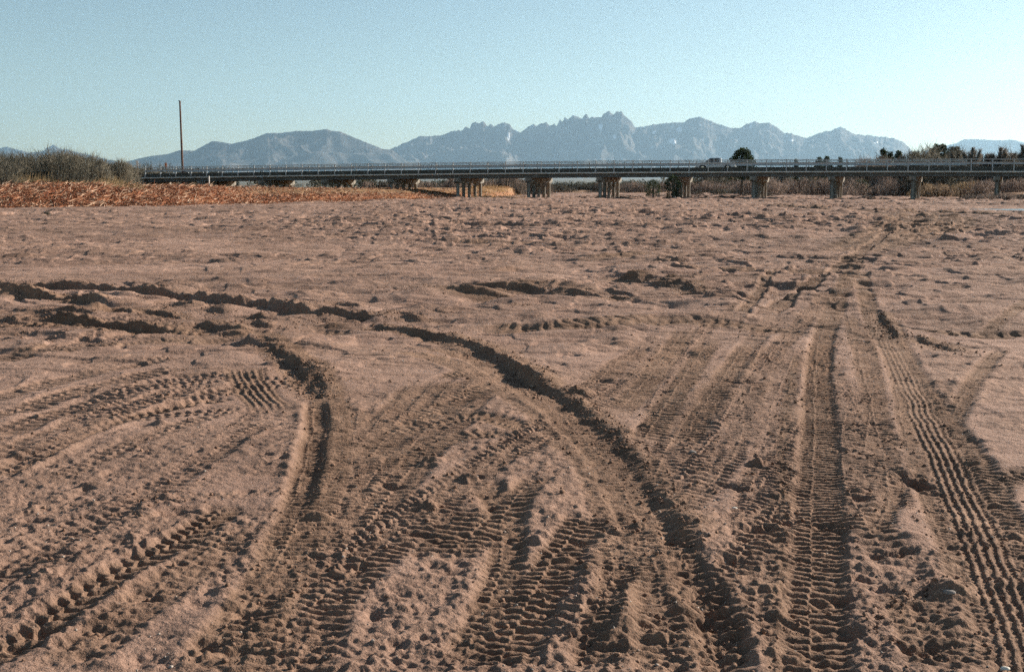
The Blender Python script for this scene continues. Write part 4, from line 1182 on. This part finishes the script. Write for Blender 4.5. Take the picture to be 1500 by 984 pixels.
# ------------------------------------------------------------------ drift at the piers, stray clumps
drift = simple('driftwood', (.11, .085, .065), .95, .3, 3)
def drift_pile(px, py, wid, hgt, label):
    x, y = ground(px, py); x, y = float(x), float(y); gz = ground_z(x, y)
    rs = random.Random(int(px))
    q = MB()
    for _ in range(34):
        a = rs.uniform(0, math.pi); l = rs.uniform(.3, 1) * wid * .45; ox = rs.gauss(0, wid * .25); oy = rs.gauss(0, .5)
        z0 = rs.uniform(0, hgt) * math.exp(-(ox / wid * 2.2) ** 2)
        p0 = Vector((ox - math.cos(a) * l / 2, oy - math.sin(a) * l / 4, z0)); p1 = Vector((ox + math.cos(a) * l / 2, oy + math.sin(a) * l / 4, z0 + rs.uniform(-.1, .35)))
        q.tube([p0, p0.lerp(p1, .5) + Vector((0, 0, rs.uniform(0, .12))), p1], [.06, .05, .02], 5)
    o = q.build('driftwood_pile', drift); o.location = (x, y, gz)
    tag(o, label, 'driftwood', 'flood driftwood under the bridge')
drift_pile(893, 291.2, 7, .5, 'flat dark driftwood around the foot of the pier left of the shrub grown one')
drift_pile(1000, 290.5, 9, 1.0, 'biggest dark driftwood heap at the shrub grown pier')
drift_pile(1112, 291, 8, .6, 'dark driftwood at the foot of the pier right of the pickup')
drift_pile(1060, 292.2, 5, .35, 'low stray driftwood lying between two piers below the pickup')
drift_pile(1272, 294, 5, .5, 'low driftwood clump on the sand right of a pier')
drift_pile(1437, 292.3, 6, .4, 'driftwood line at the edge of the brush near the right pier')
def clump(px, py, rad_, label, name, n=160, c0=DARK0, c1=DARK1):
    x, y = ground(px, py); x, y = float(x), float(y); gz = ground_z(x, y)
    me = veg_mesh(name, brush_parts(0, 0, 0, rad_, rad_ * .9, n, c0, c1, r, .018, .9))
    o = link(name, me, twigm); o.location = (x, y, gz); tag(o, label, 'shrub'); return o
clump(68, 316.5, .34, 'small dark dead plant lying alone on sand near the left bank', 'dead_plant')
stonem = simple('pale_stone', (.62, .58, .50), .8, .12, 6)
def stone(px, py, rr_, label, mat=stonem):
    x, y = ground(px, py); x, y = float(x), float(y); gz = ground_z(x, y)
    import bmesh
    bm = bmesh.new(); bmesh.ops.create_icosphere(bm, subdivisions=2, radius=1)
    for v_ in bm.verts:
        k = 1 + .25 * float(vnoise(np.array([v_.co.x * 1.7 + px]), np.array([v_.co.y * 1.7 + v_.co.z]), 2)[0])
        v_.co = Vector((v_.co.x * rr_ * k * 1.5, v_.co.y * rr_ * k, v_.co.z * rr_ * k * .7))
    me = bpy.data.meshes.new('stone'); bm.to_mesh(me); bm.free()
    o = link('stone', me, mat, smooth=True); o.location = (x, y, gz); tag(o, label, 'stone')
stone(1076, 748, .010, 'small white stone right of the deep curved rut')
stone(1473, 974, .012, 'white pebble at the bottom right corner beside the ribbed tyre track')
greystone = simple('grey_stone', (.22, .19, .17), .9, .2, 6)
stone(1390, 872, .018, 'grey stone embedded in sand left of the ribbed tyre track', greystone)
stone(1013, 667, .018, 'flat grey stone in sand between lugged tyre tracks', greystone)

def crumbs(name, C_, S_, mat, col=None):
    n = len(C_)
    base = np.array([(1, 0, 0), (-1, 0, 0), (0, 1, 0), (0, -1, 0), (0, 0, 1), (0, 0, -1), (.62, .62, .5), (-.62, .62, .5), (-.62, -.62, .5), (.62, -.62, .5)])
    fc = np.array([(0, 2, 6), (2, 4, 6), (4, 0, 6), (2, 1, 7), (1, 4, 7), (4, 2, 7), (1, 3, 8), (3, 4, 8), (4, 1, 8), (3, 0, 9), (0, 4, 9), (4, 3, 9), (2, 0, 5), (1, 2, 5), (3, 1, 5), (0, 3, 5)])
    V = base[None] * r.uniform(.7, 1.25, (n, 10, 1)) * S_[:, None, None] * r.uniform(.7, 1.3, (n, 1, 3)) + C_[:, None, :]
    me = np_mesh(name, V.reshape(-1, 3), (fc[None] + np.arange(n)[:, None, None] * 10).reshape(-1, 3))
    attr(me, 'churn', np.full(n * 10, .7))
    o = link(name, me, mat, smooth=True); tag(o, kind='stuff'); return o
sandm = bpy.data.objects['riverbed_ground'].data.materials[0]
CC = []
for tr in TRACKS:
    P = tr['P']
    if P[:, 1].min() > 20: continue
    L_ = np.linalg.norm(np.diff(P, axis=0), axis=1).sum()
    k = int(L_ * (110 if tr['kind'] == 'rut' else 9))
    i = r.integers(0, len(P) - 1, k); u = r.random((k, 1)); q = P[i] * (1 - u) + P[i + 1] * u
    q = q + r.normal(size=(k, 2)) * (tr['w'] * .55); CC.append(q)
CC = np.vstack(CC); CC = CC[CC[:, 1] > 3.2]
sz = .003 + .010 * r.random(len(CC)) ** 3 + .0003 * CC[:, 1] * r.random(len(CC))
crumbs('sand_crumbs', np.stack([CC[:, 0], CC[:, 1], ground_zv(CC[:, 0], CC[:, 1]) + sz * .25], 1), sz, sandm)
n_ = 2600
Yp = 3.4 + 22 * r.random(n_) ** 1.6; Xp = (r.random(n_) - .5) * 1.05 * Yp
sp_ = .002 + .006 * r.random(n_) ** 3
crumbs('gravel', np.stack([Xp, Yp, ground_zv(Xp, Yp) + sp_ * .2], 1), sp_, simple('pebbles', (.30, .25, .21), .8, .6, 8))
print('scene built')
